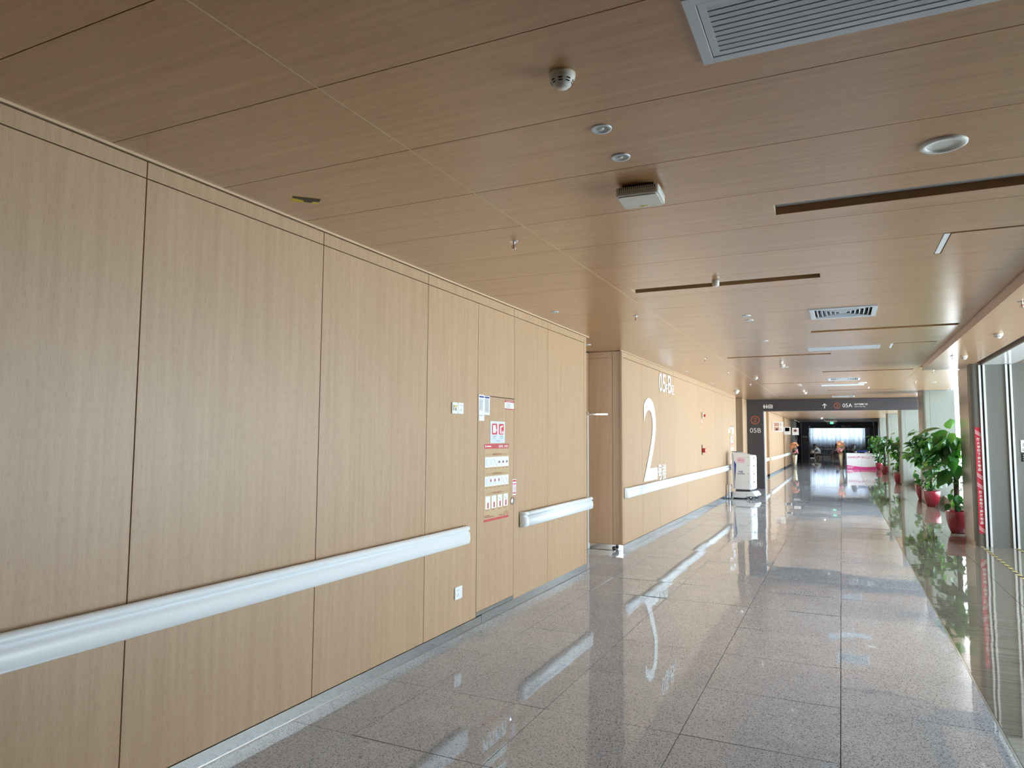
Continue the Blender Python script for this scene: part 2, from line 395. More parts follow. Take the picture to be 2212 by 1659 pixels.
# above the recess on the left and beyond the first sign portal
cpanel(-5.2, W-.01, 8.0, 10.4, ZC+.0005, 'oak_ceiling', ceil); cpanel(-5.2, W-.01, 21.7, 24, ZC+.0005, 'oak_ceiling', ceil)
mb = MB(); y = 24.35
while y < 47:
    for a, c in ((-3.3, -1.712), (-1.712, BX), (BX, 2.48)): mb.box(a+.003, y+.003, ZF, c-.003, y+.605, ZF+.02)
    y += .6085
stuff(mb.build('far_ceiling_panels', 'oak_ceiling', ceil))
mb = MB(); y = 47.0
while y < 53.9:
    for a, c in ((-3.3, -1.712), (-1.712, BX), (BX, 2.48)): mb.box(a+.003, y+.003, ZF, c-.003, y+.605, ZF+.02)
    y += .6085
stuff(mb.build('dim_ceiling_panels', 'taupe', ceil))  # taupe instead of oak: lack of daylight here is put into the colour
mb = MB(); y = 54
while y < 71.5:
    mb.box(-5, y+.003, ZF, 5, y+.6, ZF+.02); y += .6085
stuff(mb.build('waiting_area_ceiling_panels', 'oak_ceiling', ceil))
# lowered soffit with its step, shutter slot, white lintel and lobby ceiling
mb = MB(); y = -5.0
sof = struct(box('ceiling_soffit', 'backing', BX+.025, -6, 2.93, 2.6, 13.66, 3.0))
ys = [-4.8+1.83*k for k in range(10)]+[13.67]
for a, c in zip(ys[:-1], ys[1:]):
    box('fascia_panel', 'oak_soffit', BX, a+.002, ZS, BX+.02, c-.002, ZC+.004, sof)
    box('soffit_panel', 'oak_soffit', BX+.02, a+.002, ZS, 1.905, c-.002, ZS+.02, sof)
box('fascia_lip', 'joint_light', BX-.004, -4.8, ZC-.016, BX+.001, 13.67, ZC-.011, sof)
box('end_panel', 'oak_soffit', BX+.02, 13.672, ZS, 2.5, 13.69, 3.0, sof)
box('soffit_end', 'oak_soffit', 1.905, 12.8, ZS, 2.5, 13.67, ZS+.02, sof)
box('shutter_slot', 'navy_slot', 1.912, -5, ZS+.05, 1.985, 12.8, ZS+.10, sof)
box('slot_edge', 'taupe', 1.985, -5, ZS-.012, 2.0, 12.8, ZS+.1, sof)
box('lintel_panel', 'white_gloss', 2.0, -5, ZS-.02, 2.40, 12.8, ZS+.02, sof)
box('slot_edge', 'taupe', 2.40, -5, ZS-.012, 2.47, 12.8, ZS+.1, sof)
box('lobby_ceiling_panel', 'oak_soffit', 2.47, -5, ZS, LX, 12.8, ZS+.02, sof)

# left walls
def pan(par, m, y0, y1, z0, z1, x=W, name='wall_panel', g=.0028): return box(name, m, x-.02, y0+g, z0+g, x, y1-g, z1-g, par, bevel=.0012)
wl_ = struct(box('wall_left', 'joint_dark', W-.20, -6, 0, W-.021, 8.2, 3.05))
for a, c in ((-3.6, -2.4), (-2.4, -1.2), (-1.2, 0), (0, .9), (.9, 2.10), (2.10, 3.318), (3.318, 4.532)):
    pan(wl_, 'oak_wall', a, c, .076, 2.803); pan(wl_, 'oak_wall', a, c, 2.803, 2.885, name='frieze_panel')
pan(wl_, 'oak_wall', 4.532, 5.36, .076, 2.803); pan(wl_, 'oak_wall', 4.532, 5.36+.75, 2.803, 2.885, name='frieze_panel')
pan(wl_, 'oak_wall', 5.36, 6.11, 1.99, 2.803); 
for a, c in ((6.11, 6.968), (6.968, 8.15)):
    pan(wl_, 'oak_wall', a, c, .076, 2.803); pan(wl_, 'oak_wall', a, c, 2.803, 2.885, name='frieze_panel')
pan(wl_, 'oak_wall', 8.15, 8.235, .076, 2.885, name='corner_panel')
box('door_jamb', 'white', W-.2, 8.2, 0, W-.022, 8.235, 2.1, wl_)
box('jamb_panel', 'oak_wall', W-.2, 8.2, 2.1, W-.022, 8.235, 2.885, wl_)
tr1 = struct(box('trim_1', 'seam', W-.01, -5, 2.888, W+.007, 8.33, ZC+.001))
bb = struct(box('baseboard_left', 'steel', W-.02, -5, .002, W+.002, 5.46, .074))
box('baseboard_run', 'steel', W-.02, 5.463, .002, W+.004, 8.235, .082, bb)
box('baseboard_lip', 'steel_dark', W, -5, 0, W+.008, 8.235, .006, bb)
# flush hydrant cabinet door (grain like the wall)
d1 = struct(empty('door_1', (W, 5.735, 0)))
box('door_leaf', 'oak_wall', -.02, -.372, .118, .001, .371, 1.986, d1, bevel=.0015)
box('door_kick', 'steel', -.02, -.372, .084, .001, .371, .116, d1)
lk = MB().lathe([(.0, 0), (.036, 0), (.038, .004), (.033, .012), (.022, .008), (.017, .014), (0, .014)], 20, cap=False)
lko = lk.build('door_lock', 'chrome', d1, (.001, .335, 1.012), (0, R(90), 0))
box('lock_thumb', 'black', -.012, -.004, .008, .012, .004, .016, lko)

# recess between the two walls
rec = struct(box('wall_recess', 'joint_dark', -3.40, 9.852, 0, W-.13, 10.4, 3.05))
box('wall_panel', 'oak_wall', -3.40, 9.83, .085, -3.03, 9.85, 2.803, rec); box('frieze_panel', 'oak_wall', -3.40, 9.83, 2.806, -3.03, 9.85, 2.895, rec)
box('corner_panel', 'oak_wall', -3.025, 9.83, .085, W-.021, 9.85, 2.895, rec)
box('baseboard_recess', 'steel', -3.40, 9.824, .002, W-.002, 9.832, .083, rec)
rec2 = struct(box('wall_recess_back', 'joint_dark', -3.7, 8.0, 0, -3.42, 10.4, 3.05))
box('wall_panel', 'oak_wall', -3.42, 9.15, 2.0, -3.40, 9.83, 2.803, rec2); box('frieze_panel', 'oak_wall', -3.42, 8.2, 2.806, -3.40, 9.83, 2.885, rec2)
d2 = struct(empty('door_2', (-3.40, 9.0, 0)))
box('door_leaf', 'oak_wall', -.018, -.78, .02, .002, .78, 1.985, d2); box('door_frame', 'white', -.018, .78, 0, .006, .828, 2.0, d2)
dc = thing('door_closer', 'silver door closer arm sticking out at the recess between the wood walls', 'door closer', (-3.395, 9.2, 1.93))
box('closer_arm', 'chrome', 0, -.02, 0, .50, .02, .028, dc, bevel=.004); box('closer_shoe', 'steel', -.0, -.1, .03, .05, .16, .075, dc, bevel=.004)

# second wall
w2 = struct(box('wall_left_second', 'joint_dark', W-.12, 9.853, 0, W-.021, 21.8, 3.05))
pan(w2, 'oak_wall', 9.80, 9.87, .085, 2.895, name='corner_panel')
for a, c in ((9.87, 10.92), (10.92, 12.1), (12.1, 13.3), (13.3, 14.48), (14.48, 15.68), (15.68, 18.1), (18.1, 19.33), (19.33, 20.55)):
    pan(w2, 'oak_wall', a, c, .085, 2.803); pan(w2, 'oak_wall', a, c, 2.803, 2.89, name='frieze_panel')
pan(w2, 'oak_wall', 20.55, 21.42, 1.98, 2.803); pan(w2, 'oak_wall', 20.55, 21.42, 2.803, 2.89, name='frieze_panel'); pan(w2, 'oak_wall', 20.55, 21.42, .085, .11)
pan(w2, 'oak_wall', 21.42, 21.9, .085, 2.89)
bb2 = struct(box('baseboard_left_second', 'steel', W-.02, 9.80, .002, W+.003, 21.9, .083))
tr2 = struct(box('trim_2', 'seam', W-.01, 9.74, 2.891, W+.007, 21.95, ZC+.001))
d3 = struct(empty('door_3', (W, 20.985, 0)))
box('door_leaf', 'oak_wall', -.02, -.43, .115, .001, .43, 1.976, d3)
# niche beyond it, facing the corridor, then the far left wall with reveals
nic = struct(box('wall_niche', 'joint_dark', -3.4, 22.93, 0, -2.825, 23.95, 3.05))
w3 = struct(empty('wall_left_third', (0, 0, 0)))
box('niche_panel', 'oak_wall', -3.4, 22.90, .085, -2.872, 22.925, 2.803, w3); box('frieze_panel', 'oak_wall', -3.4, 22.90, 2.807, -2.872, 22.925, 2.895, w3); box('niche_panel', 'oak_wall', -2.868, 22.90, .085, -2.80, 22.925, 2.895, w3)
box('return_panel', 'oak_wall', -2.83, 22.927, .085, -2.80, 23.98, 2.803, w3); box('frieze_panel', 'oak_wall', -2.83, 22.927, 2.807, -2.80, 23.98, 2.895, w3)
box('baseboard_panel', 'steel', -3.4, 22.895, 0, -2.798, 23.98, .083, w3)
for (a, c, x) in ((24.6, 31.4, W), (32.5, 40.6, W), (41.9, 46.6, W)):
    k = a
    while k < c-.3:
        e = min(k+1.2, c)
        if c-e < .3: e = c
        pan(w3, 'oak_wall', k, e, .085, 2.73, x); pan(w3, 'oak_wall', k, e, 2.73, 2.82, x, name='frieze_panel'); k = e
    box('baseboard_panel', 'steel', W-.02, a, .002, W+.003, c, .083, w3)
    box('reveal_panel', 'oak_wall', -3.25, c+.02, .085, W-.022, c+.04, 2.82, w3)
    box('wall_core', 'joint_dark', -3.3, a, 0, W-.021, c+.02, 2.9, w3)
    box('reveal_panel', 'oak_wall', -3.2, c+.04, .0, -3.16, c+1.5, 2.82, w3)
    box('reveal_return', 'oak_wall', -3.16, c+.85, .085, W-.0, c+.9, 2.82, w3)
box('wall_core', 'joint_dark', -6, 8.0, 0, -5.2, 47, 3.05, w3)
# dark stretch before the second portal
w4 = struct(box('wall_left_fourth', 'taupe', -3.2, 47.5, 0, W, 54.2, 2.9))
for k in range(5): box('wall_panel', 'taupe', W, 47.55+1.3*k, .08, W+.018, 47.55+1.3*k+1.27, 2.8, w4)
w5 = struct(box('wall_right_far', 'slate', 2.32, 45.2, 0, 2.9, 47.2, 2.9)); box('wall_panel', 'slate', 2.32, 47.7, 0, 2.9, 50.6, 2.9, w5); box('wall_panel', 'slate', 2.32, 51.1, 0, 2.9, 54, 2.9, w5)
for n_, y_ in ((8, 47.2), (9, 50.6)): struct(box('window_%d' % n_, 'glass', 2.70, y_, .0, 2.71, y_+.5, 2.9))
# waiting area shell
w6 = struct(empty('wall_waiting_area', (0, 0, 0)))
box('wall_panel', 'taupe', -5.2, 54, 0, -5.0, 72.4, 3.05, w6); box('wall_panel', 'taupe', 5.0, 54.2, 0, 5.2, 57, 3.05, w6); box('wall_panel', 'taupe', 5.0, 62, 0, 5.2, 72.4, 3.05, w6)
added_win = struct(box('window_7', 'glass', 5.08, 57, .3, 5.09, 62, 2.9)); box('window_sill', 'stone_curb', 5.0, 57, 0, 5.2, 62, .3, added_win); box('window_head', 'alu', 5.0, 57, 2.8, 5.2, 62, 3.05, added_win)  # unseen side window, added to bring daylight into the waiting area
portal(5.3, 59.5, 1.55, 5, 2.5, FACE_L)
box('wall_panel', 'slate', -5, 53.95, 0, -2.6, 54.2, 3.05, w6); box('wall_panel', 'slate', 2.36, 54.0, 0, 5, 54.2, 3.05, w6)
wf = struct(MB().add([], []).box(-5, 72.2, 0, 5, 72.4, 1.62).build('wall_far', 'slate'))
box('wall_panel', 'slate', -5, 72.2, 1.62, -2.66, 72.4, 3.05, wf); box('wall_panel', 'slate', 1.93, 72.2, 1.62, 5, 72.4, 3.05, wf); box('wall_panel', 'slate', -2.66, 72.2, 2.80, 1.93, 72.4, 3.05, wf)
win5 = struct(box('window_5', 'glass', -2.66, 72.28, 1.62, 1.93, 72.29, 2.8))
for k in range(5): box('window_frame', 'alu', -2.66+k*1.1475-.03, 72.24, 1.62, -2.66+k*1.1475+.03, 72.32, 2.8, win5)
portal(-.37, 72.6, 2.2, 4.6, 1.2, (R(-90), 0, 0))
# behind the camera, lobby and its window
w7 = struct(box('wall_back', 'oak_wall', -3.2, -6, 0, LX+.3, -5.6, 3.05))
w8 = struct(box('wall_lobby', 'pier_grey_shaded', 2.40, 12.835, 0, LX+.3, 13.2, 3.05))
for a, c in ((2.386, 3.3), (3.305, 4.3), (4.305, LX)): box('wall_panel', 'pier_grey_shaded', a, 12.80, .0, c, 12.83, ZS-.001, w8)
win6 = struct(box('window_6', 'glass', LX+.05, 4.2, .25, LX+.06, 12.8, 2.80))
box('window_sill', 'stone_curb', LX-.05, 4.2, 0, LX+.3, 12.8, .25, win6); box('window_head', 'alu', LX-.02, 4.2, 2.78, LX+.3, 12.8, 3.05, win6)
for k in range(6): box('window_mullion', 'alu', LX, 4.2+k*1.5, .25, LX+.1, 4.26+k*1.5, 2.78, win6)
w9 = struct(box('wall_right_near', 'oak_wall', LX, -6, 0, LX+.3, 4.2, 3.05))

# piers and window bays on the right
def pier(n, y0, y1, x0, x1, zt, steel_y):
    p = struct(empty('pillar' if n == 0 else 'pillar', (0, 0, 0)))
    mb = MB(); rr = .07
    pts = [(x0+rr-rr*math.cos(t), y0+rr-rr*math.sin(t)) for t in [R(15*k) for k in range(7)]]
    prof = pts+[(x0+.16, y0), (x0+.16, y1), (x0+.0, y1)]
    mb.prism([(a, c, .0) for a, c in prof], [(a, c, zt) for a, c in prof], False)
    mb.build('corner_panel', 'pier_grey' if n else 'pier_grey_shaded', p)
    box('front_panel', 'pier_grey' if n else 'pier_grey_shaded', x0+.164, y0+.001, 0, x1, y1, zt, p)
    box('steel_edge', 'steel_dark', x0-.004, steel_y, 0, x0+.004, y1+.002, zt, p)
    box('base_strip', 'steel', x0-.006, y0+.08, 0, x0+.0, y1, .05, p)
    return p
pier(0, 12.8, 13.92, 1.832, 2.382, ZS, 12.96)
PB = [(1, 20.75, 21.9, ZC), (2, 28.65, 29.45, ZF), (3, 36.45, 37.15, ZF), (4, 43.95, 45.2, ZF)]
for n, a, c, z in PB: pier(n, a, c, 1.925, 2.63, z, a+.10)
bays = [(13.92, 20.75), (21.9, 28.65), (29.45, 36.45), (37.15, 43.95)]
for n, (a, c) in enumerate(bays):
    w = struct(box('window_%d' % (n+1), 'glass', 2.70, a, .2, 2.71, c, 3.05))
    box('window_sill', 'stone_curb', 2.305, a, 0, 2.72, c, .205, w)
    for k in range(1, 4): box('window_mullion', 'alu', 2.68, a+(c-a)*k/4-.03, .2, 2.76, a+(c-a)*k/4+.03, 3.05, w)
    box('window_frame', 'alu', 2.68, a, 1.02, 2.75, c, 1.06, w)
bl = struct(box('trim_3', 'white', 2.48, 13.7, ZC-.0, 2.495, 24, 3.05)); box('trim_strip', 'white', 2.48, 24.3, ZF, 2.495, 45, 3.05, bl)
# ------------------------------------------------------------------ shutter tracks, red warning strip, floor tapes
def track(x, label):
    t = thing('shutter_track', label, 'guide rail', (x, 12.8, 0), group='white fire shutter guide rails')
    box('rail_flange', 'white', -.042, -.022, 0, -.014, 0, 2.78, t); box('rail_flange', 'white', .014, -.022, 0, .042, 0, 2.78, t)
    box('rail_slot', 'black', -.014, -.004, 0, .014, 0, 2.78, t)
track(1.993, 'white shutter guide rail with dark slot beside the red warning strip')
track(2.337, 'white shutter guide rail with dark slot beside the small wall notice')
ws = thing('warning_strip', 'tall red warning strip with white vertical Chinese characters on grey pier', 'sign', (0, 12.8, 0))
WS0, WSX, WSW = .195, 1.872, .078
decal('strip_backing', 'red_print', (WSX, 0, WS0), X3, WSW, 1.62, ws)
for half in (0, 1):
    zt = 1.815-.81*half
    for i, ch in enumerate('防火卷帘下禁放物品'):
        text(ch, 'character', 'white_print', ws, (WSX+.0195, 0, zt-.205-.058*i), X3, .044, .046, off=.022)
    for s in (0, 1):
        for k in range(3):
            zz = zt-.075-.022*k if s == 0 else zt-.735-.022*k
            poly('stripe', 'white_print', [(0, .032), (WSW, -.030), (WSW, -.022), (0, .040)], (WSX, 0, zz), X3, ws, lift=.001)
wn_ = thing('wall_notice', 'small white wall notice by the shutter rail with dark panel below', 'sign', (2.447, 12.798, 0))
decal('notice_plate', 'white', (0, 0, 1.44), X3, .16, .185, wn_, .004); annulus('notice_ring', 'grey_text', .06, 1.55, .035, .027, (0, -.005, 0), X3, wn_)
decal('notice_text', 'grey_text', (.015, -.004, 1.465), X3, .13, .012, wn_); decal('notice_text', 'grey_text', (.015, -.004, 1.485), X3, .13, .008, wn_)
decal('panel_plate', 'black', (.005, 0, 1.30), X3, .14, .13, wn_, .006)
for k in range(3): decal('panel_mark', 'white_print', (.025, -.006, 1.325+.033*k), X3, .10, .012, wn_)
for x, y1, lb in ((1.895, 12.79, 'yellow and black hazard tape on floor from the red strip pier'), (2.345, 12.79, 'yellow and black hazard tape on floor by second shutter rail')):
    tag(box('hazard_tape', 'hazard_tape', x-.022, -4, .0006, x+.022, y1, .0016), lb, 'floor tape', 'hazard tapes under the fire shutter')

# ------------------------------------------------------------------ handrails
def handrail(y0, y1, label, x=W, zb=.738, end=(True, True), group='white bumper handrails on the wood walls', joints=()):
    t = thing('handrail', label, 'handrail', (x, 0, 0), group=group)
    k = (.885-.738)/.147
    prof = [(.02, zb+.003), (.062, zb), (.082, zb+.010), (.088, zb+.05), (.082, zb+.094), (.066, zb+.102), (.060, zb+.106)]
    top = [(.060, zb+.106), (.074, zb+.110), (.083, zb+.121), (.083, zb+.133), (.072, zb+.146), (.052, zb+.149), (.040, zb+.142), (.040, zb+.128), (.02, zb+.12)]
    def sect(a, c, name, m, pr):
        b_ = [(.0, pr[0][1])] if False else []
        A = [(p[0], a, p[1]) for p in pr]; B = [(p[0], c, p[1]) for p in pr]
        return MB().prism(A, B, True).build(name, m, t)
    cap = .05
    a = y0+(cap if end[0] else 0); c = y1-(cap if end[1] else 0)
    js = [a]+list(joints)+[c]
    for p, q in zip(js[:-1], js[1:]):
        sect(p, q-(.002 if q != c else 0), 'bumper', 'rail_white', prof+[(.02, zb+.104)]); sect(p, q-(.002 if q != c else 0), 'grip', 'rail_white', top)
    for e, ya, sg in ((end[0], a, -1), (end[1], c, 1)):
        if not e: continue
        mb = MB(); n = 6; rings = []
        full = prof+top
        for i in range(n+1):
            tt = i/n*PI/2; sc = math.cos(tt); rings.append([(.004+(p[0]-.004)*max(sc, .02)**.7, ya+sg*cap*math.sin(tt), p[1]) for p in full])
        m_ = len(full); vs = [p for r_ in rings for p in r_]; fs = []
        for i in range(n):
            for j in range(m_-1): fs.append((i*m_+j, i*m_+j+1, (i+1)*m_+j+1, (i+1)*m_+j))
        mb.add(vs, fs, True).build('end_cap', 'rail_white', t)
    yy = a+.3
    while yy < c: box('wall_bracket', 'steel', .0, yy-.03, zb+.03, .03, yy+.03, zb+.09, t); yy += 1.2
    return t
handrail(-3, 5.13, 'long white handrail left of the hydrant cabinet door', end=(False, True))
handrail(6.235, 8.275, 'short white handrail between the cabinet door and the recess', zb=.745)
handrail(9.87, 20.07, 'long white handrail under the big white numeral two', zb=.750, joints=(10.6, 16.2))
handrail(20.16, 20.60, 'stub of white handrail behind the delivery robot', zb=.750)
handrail(24.65, 31.5, 'white handrail just beyond the charcoal sign portal post', zb=.69)
handrail(33.0, 41.3, 'white handrail under the two-picture hanging sign', zb=.67)
handrail(42.0, 46.4, 'short white handrail beside the gold planter on the left', zb=.67)

# ------------------------------------------------------------------ things on the left wall
def outlet(y, z, label, w=.09, h=.092, two=False, switch=False):
    t = thing('wall_socket', label, 'socket', (W, y, z))
    MB().cbox(0, 0, 0, .011, w, h, .006, 0).build('face_plate', 'white', t)
    if switch:
        box('key_slot', 'cream', .011, .018, .024, .017, .072, .07, t); box('slot_mark', 'black', .017, .040, .022, .018, .05, .05, t); box('slot_tab', 'yellow', .017, .022, .058, .018, .068, .068, t)
    else:
        for (a, c) in ((.034, .066), (.054, .066), (.044, .036), (.033, .024), (.055, .024)): box('socket_hole', 'dark_grey', .011, a, c, .0118, a+.004, c+.009, t)
    return t
outlet(4.903, 1.811, 'white key card switch left of the double wall socket', switch=True)
outlet(4.998, 1.812, 'white wall socket to the right of the key card switch')
outlet(4.985, .30, 'white wall socket low beneath the end of the long handrail', .115, .098)
outlet(20.22, 1.79, 'tiny white switch left of the far cabinet door', .3, .09)
def papers(y, z, s, where):
    t = thing('paper_notice', 'two white printed sheets with a slip below on %s' % where, 'notice', (W+.001, y, z))
    decal('paper_sheet', 'paper', (0, 0, 0), Y3, .105*s, .175, t, lift=.001); decal('paper_sheet', 'paper', (0, .107*s, 0), Y3, .11*s, .172, t); decal('paper_slip', 'paper', (0, .003, -.055), Y3, .10*s, .085, t, lift=.003)
    for k in range(2): decal('printed_head', 'navy', (0, .008+.107*k*s, .150), Y3, .09*s, .014, t, lift=.0021, t=.0004)
    for k in range(5): decal('printed_line', 'grey_text', (0, .012+.014*k*s, .03+.008*(k % 3)), Y3, .004, .10, t, lift=.0021, t=.0004); decal('printed_line', 'grey_text', (0, .122*s+.016*k*s, .02+.01*(k % 2)), Y3, .004, .12, t, lift=.0021, t=.0004)
    decal('printed_line', 'grey_text', (0, .015, -.01), Y3, .06*s, .004, t, lift=.0041, t=.0004)
    return t
papers(5.372, 1.818, 1, 'the near cabinet door')
def info_card(y, z, where, s=1):
    t = thing('inspection_card', 'white inspection card with red bands on %s' % where, 'card', (W+.001, y, z))
    decal('card_face', 'paper', (0, 0, 0), Y3, .205*s, .085, t); decal('red_band', 'red_dull', (0, 0, .066), Y3, .205*s, .019, t, lift=.001, t=.0005); decal('red_band', 'red_dull', (0, 0, 0), Y3, .205*s, .008, t, lift=.001, t=.0005)
    text('消防设施点检卡', 'card_title', 'white_print', t, (.0016, .02*s, .069), Y3, .165*s, .012)
    for k in range(3): decal('printed_line', 'grey_text', (0, .03*s, .018+.015*k), Y3, .10*s, .004, t, lift=.001, t=.0004)
    return t
info_card(5.897, 1.885, 'the upper corner of the near cabinet door')
def hydrant_sign(y, z, w, h, label):
    t = thing('hydrant_sign', label, 'sign', (W+.001, y, z)); k = w/.303
    decal('sign_plate', 'paper_blue', (0, 0, 0), Y3, w, h, t, .003)
    for i in range(2):
        x0 = (.035+.14*i)*k; A = []
        for (cx_, cz_, st) in ((x0+.09*k, .165, 0), (x0+.012*k, .165, 90), (x0+.012*k, .09, 180), (x0+.09*k, .09, 270)):
            A += [(cx_+.012*k*math.cos(R(st+a)), cz_+.012*math.sin(R(st+a))) for a in (0, 30, 60, 90)]
        poly('red_pictogram', 'red_print', A, (0, 0, 0), Y3, t, lift=.003)
        if i == 0:
            decal('hydrant_mark', 'white_print', (0, x0+.018*k, .092), Y3, .055*k, .072, t, lift=.004, t=.0005); annulus('hose_reel', 'white_print', x0+.082*k, .118, .012*k, .006*k, (.0, 0, 0), Y3, t, lift=.0042)
        else:
            decal('extinguisher_mark', 'white_print', (0, x0+.022*k, .086), Y3, .024*k, .07, t, lift=.004, t=.0005)
            poly('hose_mark', 'white_print', [(.03, .14), (.06, .165), (.085, .16), (.085, .150), (.062, .150), (.036, .128)], (0, x0*1-.0, 0), Y3, t, lift=.004, t=.0005)
            for q in range(3): poly('flame_mark', 'white_print', [(.058+.014*q, .085), (.068+.014*q, .085), (.066+.014*q, .118), (.060+.014*q, .105)], (0, x0, 0), Y3, t, lift=.004, t=.0005)
    text('消火栓', 'sign_text', 'grey_text', t, (.0035, .05*k, .052), Y3, .066*k, .016); text('灭火器', 'sign_text', 'grey_text', t, (.0035, .19*k, .052), Y3, .066*k, .016)
    text('Fire hydrant', 'sign_text', 'grey_text', t, (.0035, .05*k, .036), Y3, .066*k, .009); text('Fire Extinguisher', 'sign_text', 'grey_text', t, (.0035, .18*k, .036), Y3, .085*k, .009)
    text('5-BX-03', 'sign_text', 'grey_text', t, (.0035, .11*k, .014), Y3, .09*k, .012)
    return t
hydrant_sign(5.597, 1.566, .303, .199, 'pale sign with two red fire pictograms above the brown poster, near door')
def fire_poster(y, w, z0, label):
    t = thing('fire_poster', label, 'poster', (W+.001, y, z0)); k = w/.50; H = .69
    decal('poster_sheet', 'kraft', (0, 0, 0), Y3, w, H, t); decal('header_band', 'red_dull', (0, 0, H-.043), Y3, w, .043, t, lift=.001, t=.0005); decal('footer_band', 'red_dull', (0, 0, 0), Y3, w, .021, t, lift=.001, t=.0005)
    text('全民消防', 'header_text', 'white_print', t, (.0017, .275*k, H-.034), Y3, .10*k, .024, off=.01); text('生命至上', 'header_text', 'white_print', t, (.0017, .395*k, H-.034), Y3, .095*k, .024, off=.01)
    poly('header_emblem', 'white_print', [(.018, .66), (.026, .657), (.030, .664), (.026, .672), (.022, .685), (.014, .676)], (0, 0, 0), Y3, t, lift=.0015, t=.0004); decal('header_text', 'white_print', (0, .04*k, H-.026), Y3, .09*k, .009, t, lift=.0015, t=.0004)
    def zz(v): return H-(v-672)/778*H
    for v, s in ((790, '室内消火栓使用方法'), (985, '消防卷盘使用方法'), (1182, '手提式灭火器使用方法')):
        zc = zz(v); text(s, 'section_title', 'brown_text', t, (.0012, .16*k, zc), Y3, .19*k, .019, off=.012)
        decal('title_rule', 'brown_text', (0, .02*k, zc+.008), Y3, .13*k, .002, t, lift=.001, t=.0004); decal('title_rule', 'brown_text', (0, .36*k, zc+.008), Y3, .12*k, .002, t, lift=.001, t=.0004)
    for row, (va, vb, n) in enumerate(((805, 908, 6), (1000, 1100, 6), (1198, 1325, 4))):
        a, c = zz(vb), zz(va); pw = .485*k/n
        for i in range(n):
            y0 = .012*k+i*pw; gp = .002 if n == 6 else .014*k
            decal('picture_frame', 'paper', (0, y0+gp, a), Y3, pw-2*gp, c-a, t, lift=.001, t=.0006)
            if row < 2:
                if i < 2 or (row == 1 and i < 4):
                    poly('picture_drawing', 'paper_blue', [(.018*k, .015), (.055*k, .012 if i == 0 else .022), (.055*k, .075), (.018*k, .072)], (0, y0, a), Y3, t, lift=.0017, t=.0004)
                    if row == 1 and i > 0: poly('picture_drawing', 'red_dull', circ(.036*k, .05, .013*k, 10), (0, y0, a), Y3, t, lift=.0022, t=.0004)
                elif i == 2 or row == 1:
                    poly('picture_drawing', 'grey_text', [(.012*k, .07), (.015*k, .072), (.07*k, .012), (.067*k, .010)], (0, y0, a), Y3, t, lift=.0017, t=.0004)
                else:
                    poly('picture_drawing', 'grey_text', [(.02*k, .03), (.06*k, .036), (.062*k, .05), (.03*k, .056)], (0, y0, a), Y3, t, lift=.0017, t=.0004); poly('picture_drawing', 'red_dull', circ(.03*k, .042, .008*k, 8), (0, y0, a), Y3, t, lift=.0021, t=.0004)
            else:
                xx = .05*k; poly('picture_drawing', 'red_dull', [(xx, .006), (xx+.028*k, .006), (xx+.028*k, .048), (xx+.018*k, .058), (xx+.010*k, .058), (xx, .048)], (0, y0, a), Y3, t, lift=.0017, t=.0004)
                if i > 1: poly('picture_drawing', 'grey_text', [(.03*k, .09), (.034*k, .092), (.085*k, .06), (.082*k, .057)], (0, y0, a), Y3, t, lift=.0017, t=.0004)
            decal('picture_caption', 'brown_text', (0, y0+.02*k, a-.014), Y3, pw*.5, .004, t, lift=.001, t=.0004)
    text('消防设施', 'footer_text', 'brown_text', t, (.0012, .40*k, zz(1398)), Y3, .085*k, .019); text('严禁埋压、圈占、遮挡', 'footer_text', 'brown_text', t, (.0012, .28*k, zz(1421)), Y3, .205*k, .020)
    for q in range(2): decal('footer_text', 'brown_text', (0, .015*k, .034+.014*q), Y3, (.10+.08*(1-q))*k, .007, t, lift=.001, t=.0004)
    return t
fire_poster(5.49, .503, .868, 'brown fire safety poster with red header and picture rows, near cabinet door')
def seal(y, z, label, s=1):
    t = thing('door_seal', label, 'sticker', (W+.002, y, z))
    decal('seal_paper', 'paper', (0, 0, 0), Y3, .077*s, .152, t); decal('seal_band', 'red_print', (0, .004, .128), Y3, .068*s, .017, t, lift=.001, t=.0005); decal('seal_band', 'pink', (0, .004, .100), Y3, .068*s, .012, t, lift=.001, t=.0005)
    decal('seal_band', 'red_dull', (0, .004, .014), Y3, .068*s, .012, t, lift=.001, t=.0005); annulus('seal_ring', 'red_dull', .038*s, .062, .030*s, .027*s, (0, 0, 0), Y3, t, lift=.001, t=.0005)
    text('封', 'seal_character', 'red_dull', t, (.0014, .020*s, .045), Y3, .036*s, .034); return t
seal(6.080, 1.064, 'narrow white and red seal sticker above the cabinet door lock')
# the far cabinet door carries the same notices
hydrant_sign(20.745, 1.49, .44, .20, 'pale sign with red fire pictograms on the far cabinet door behind the robot')
fire_poster(20.70, .55, .80, 'brown fire safety poster on the far cabinet door, half hidden by the robot')
papers(21.03, 1.79, 1.6, 'the far cabinet door above the robot')
info_card(20.62, 1.88, 'the upper corner of the far cabinet door', 1.6)
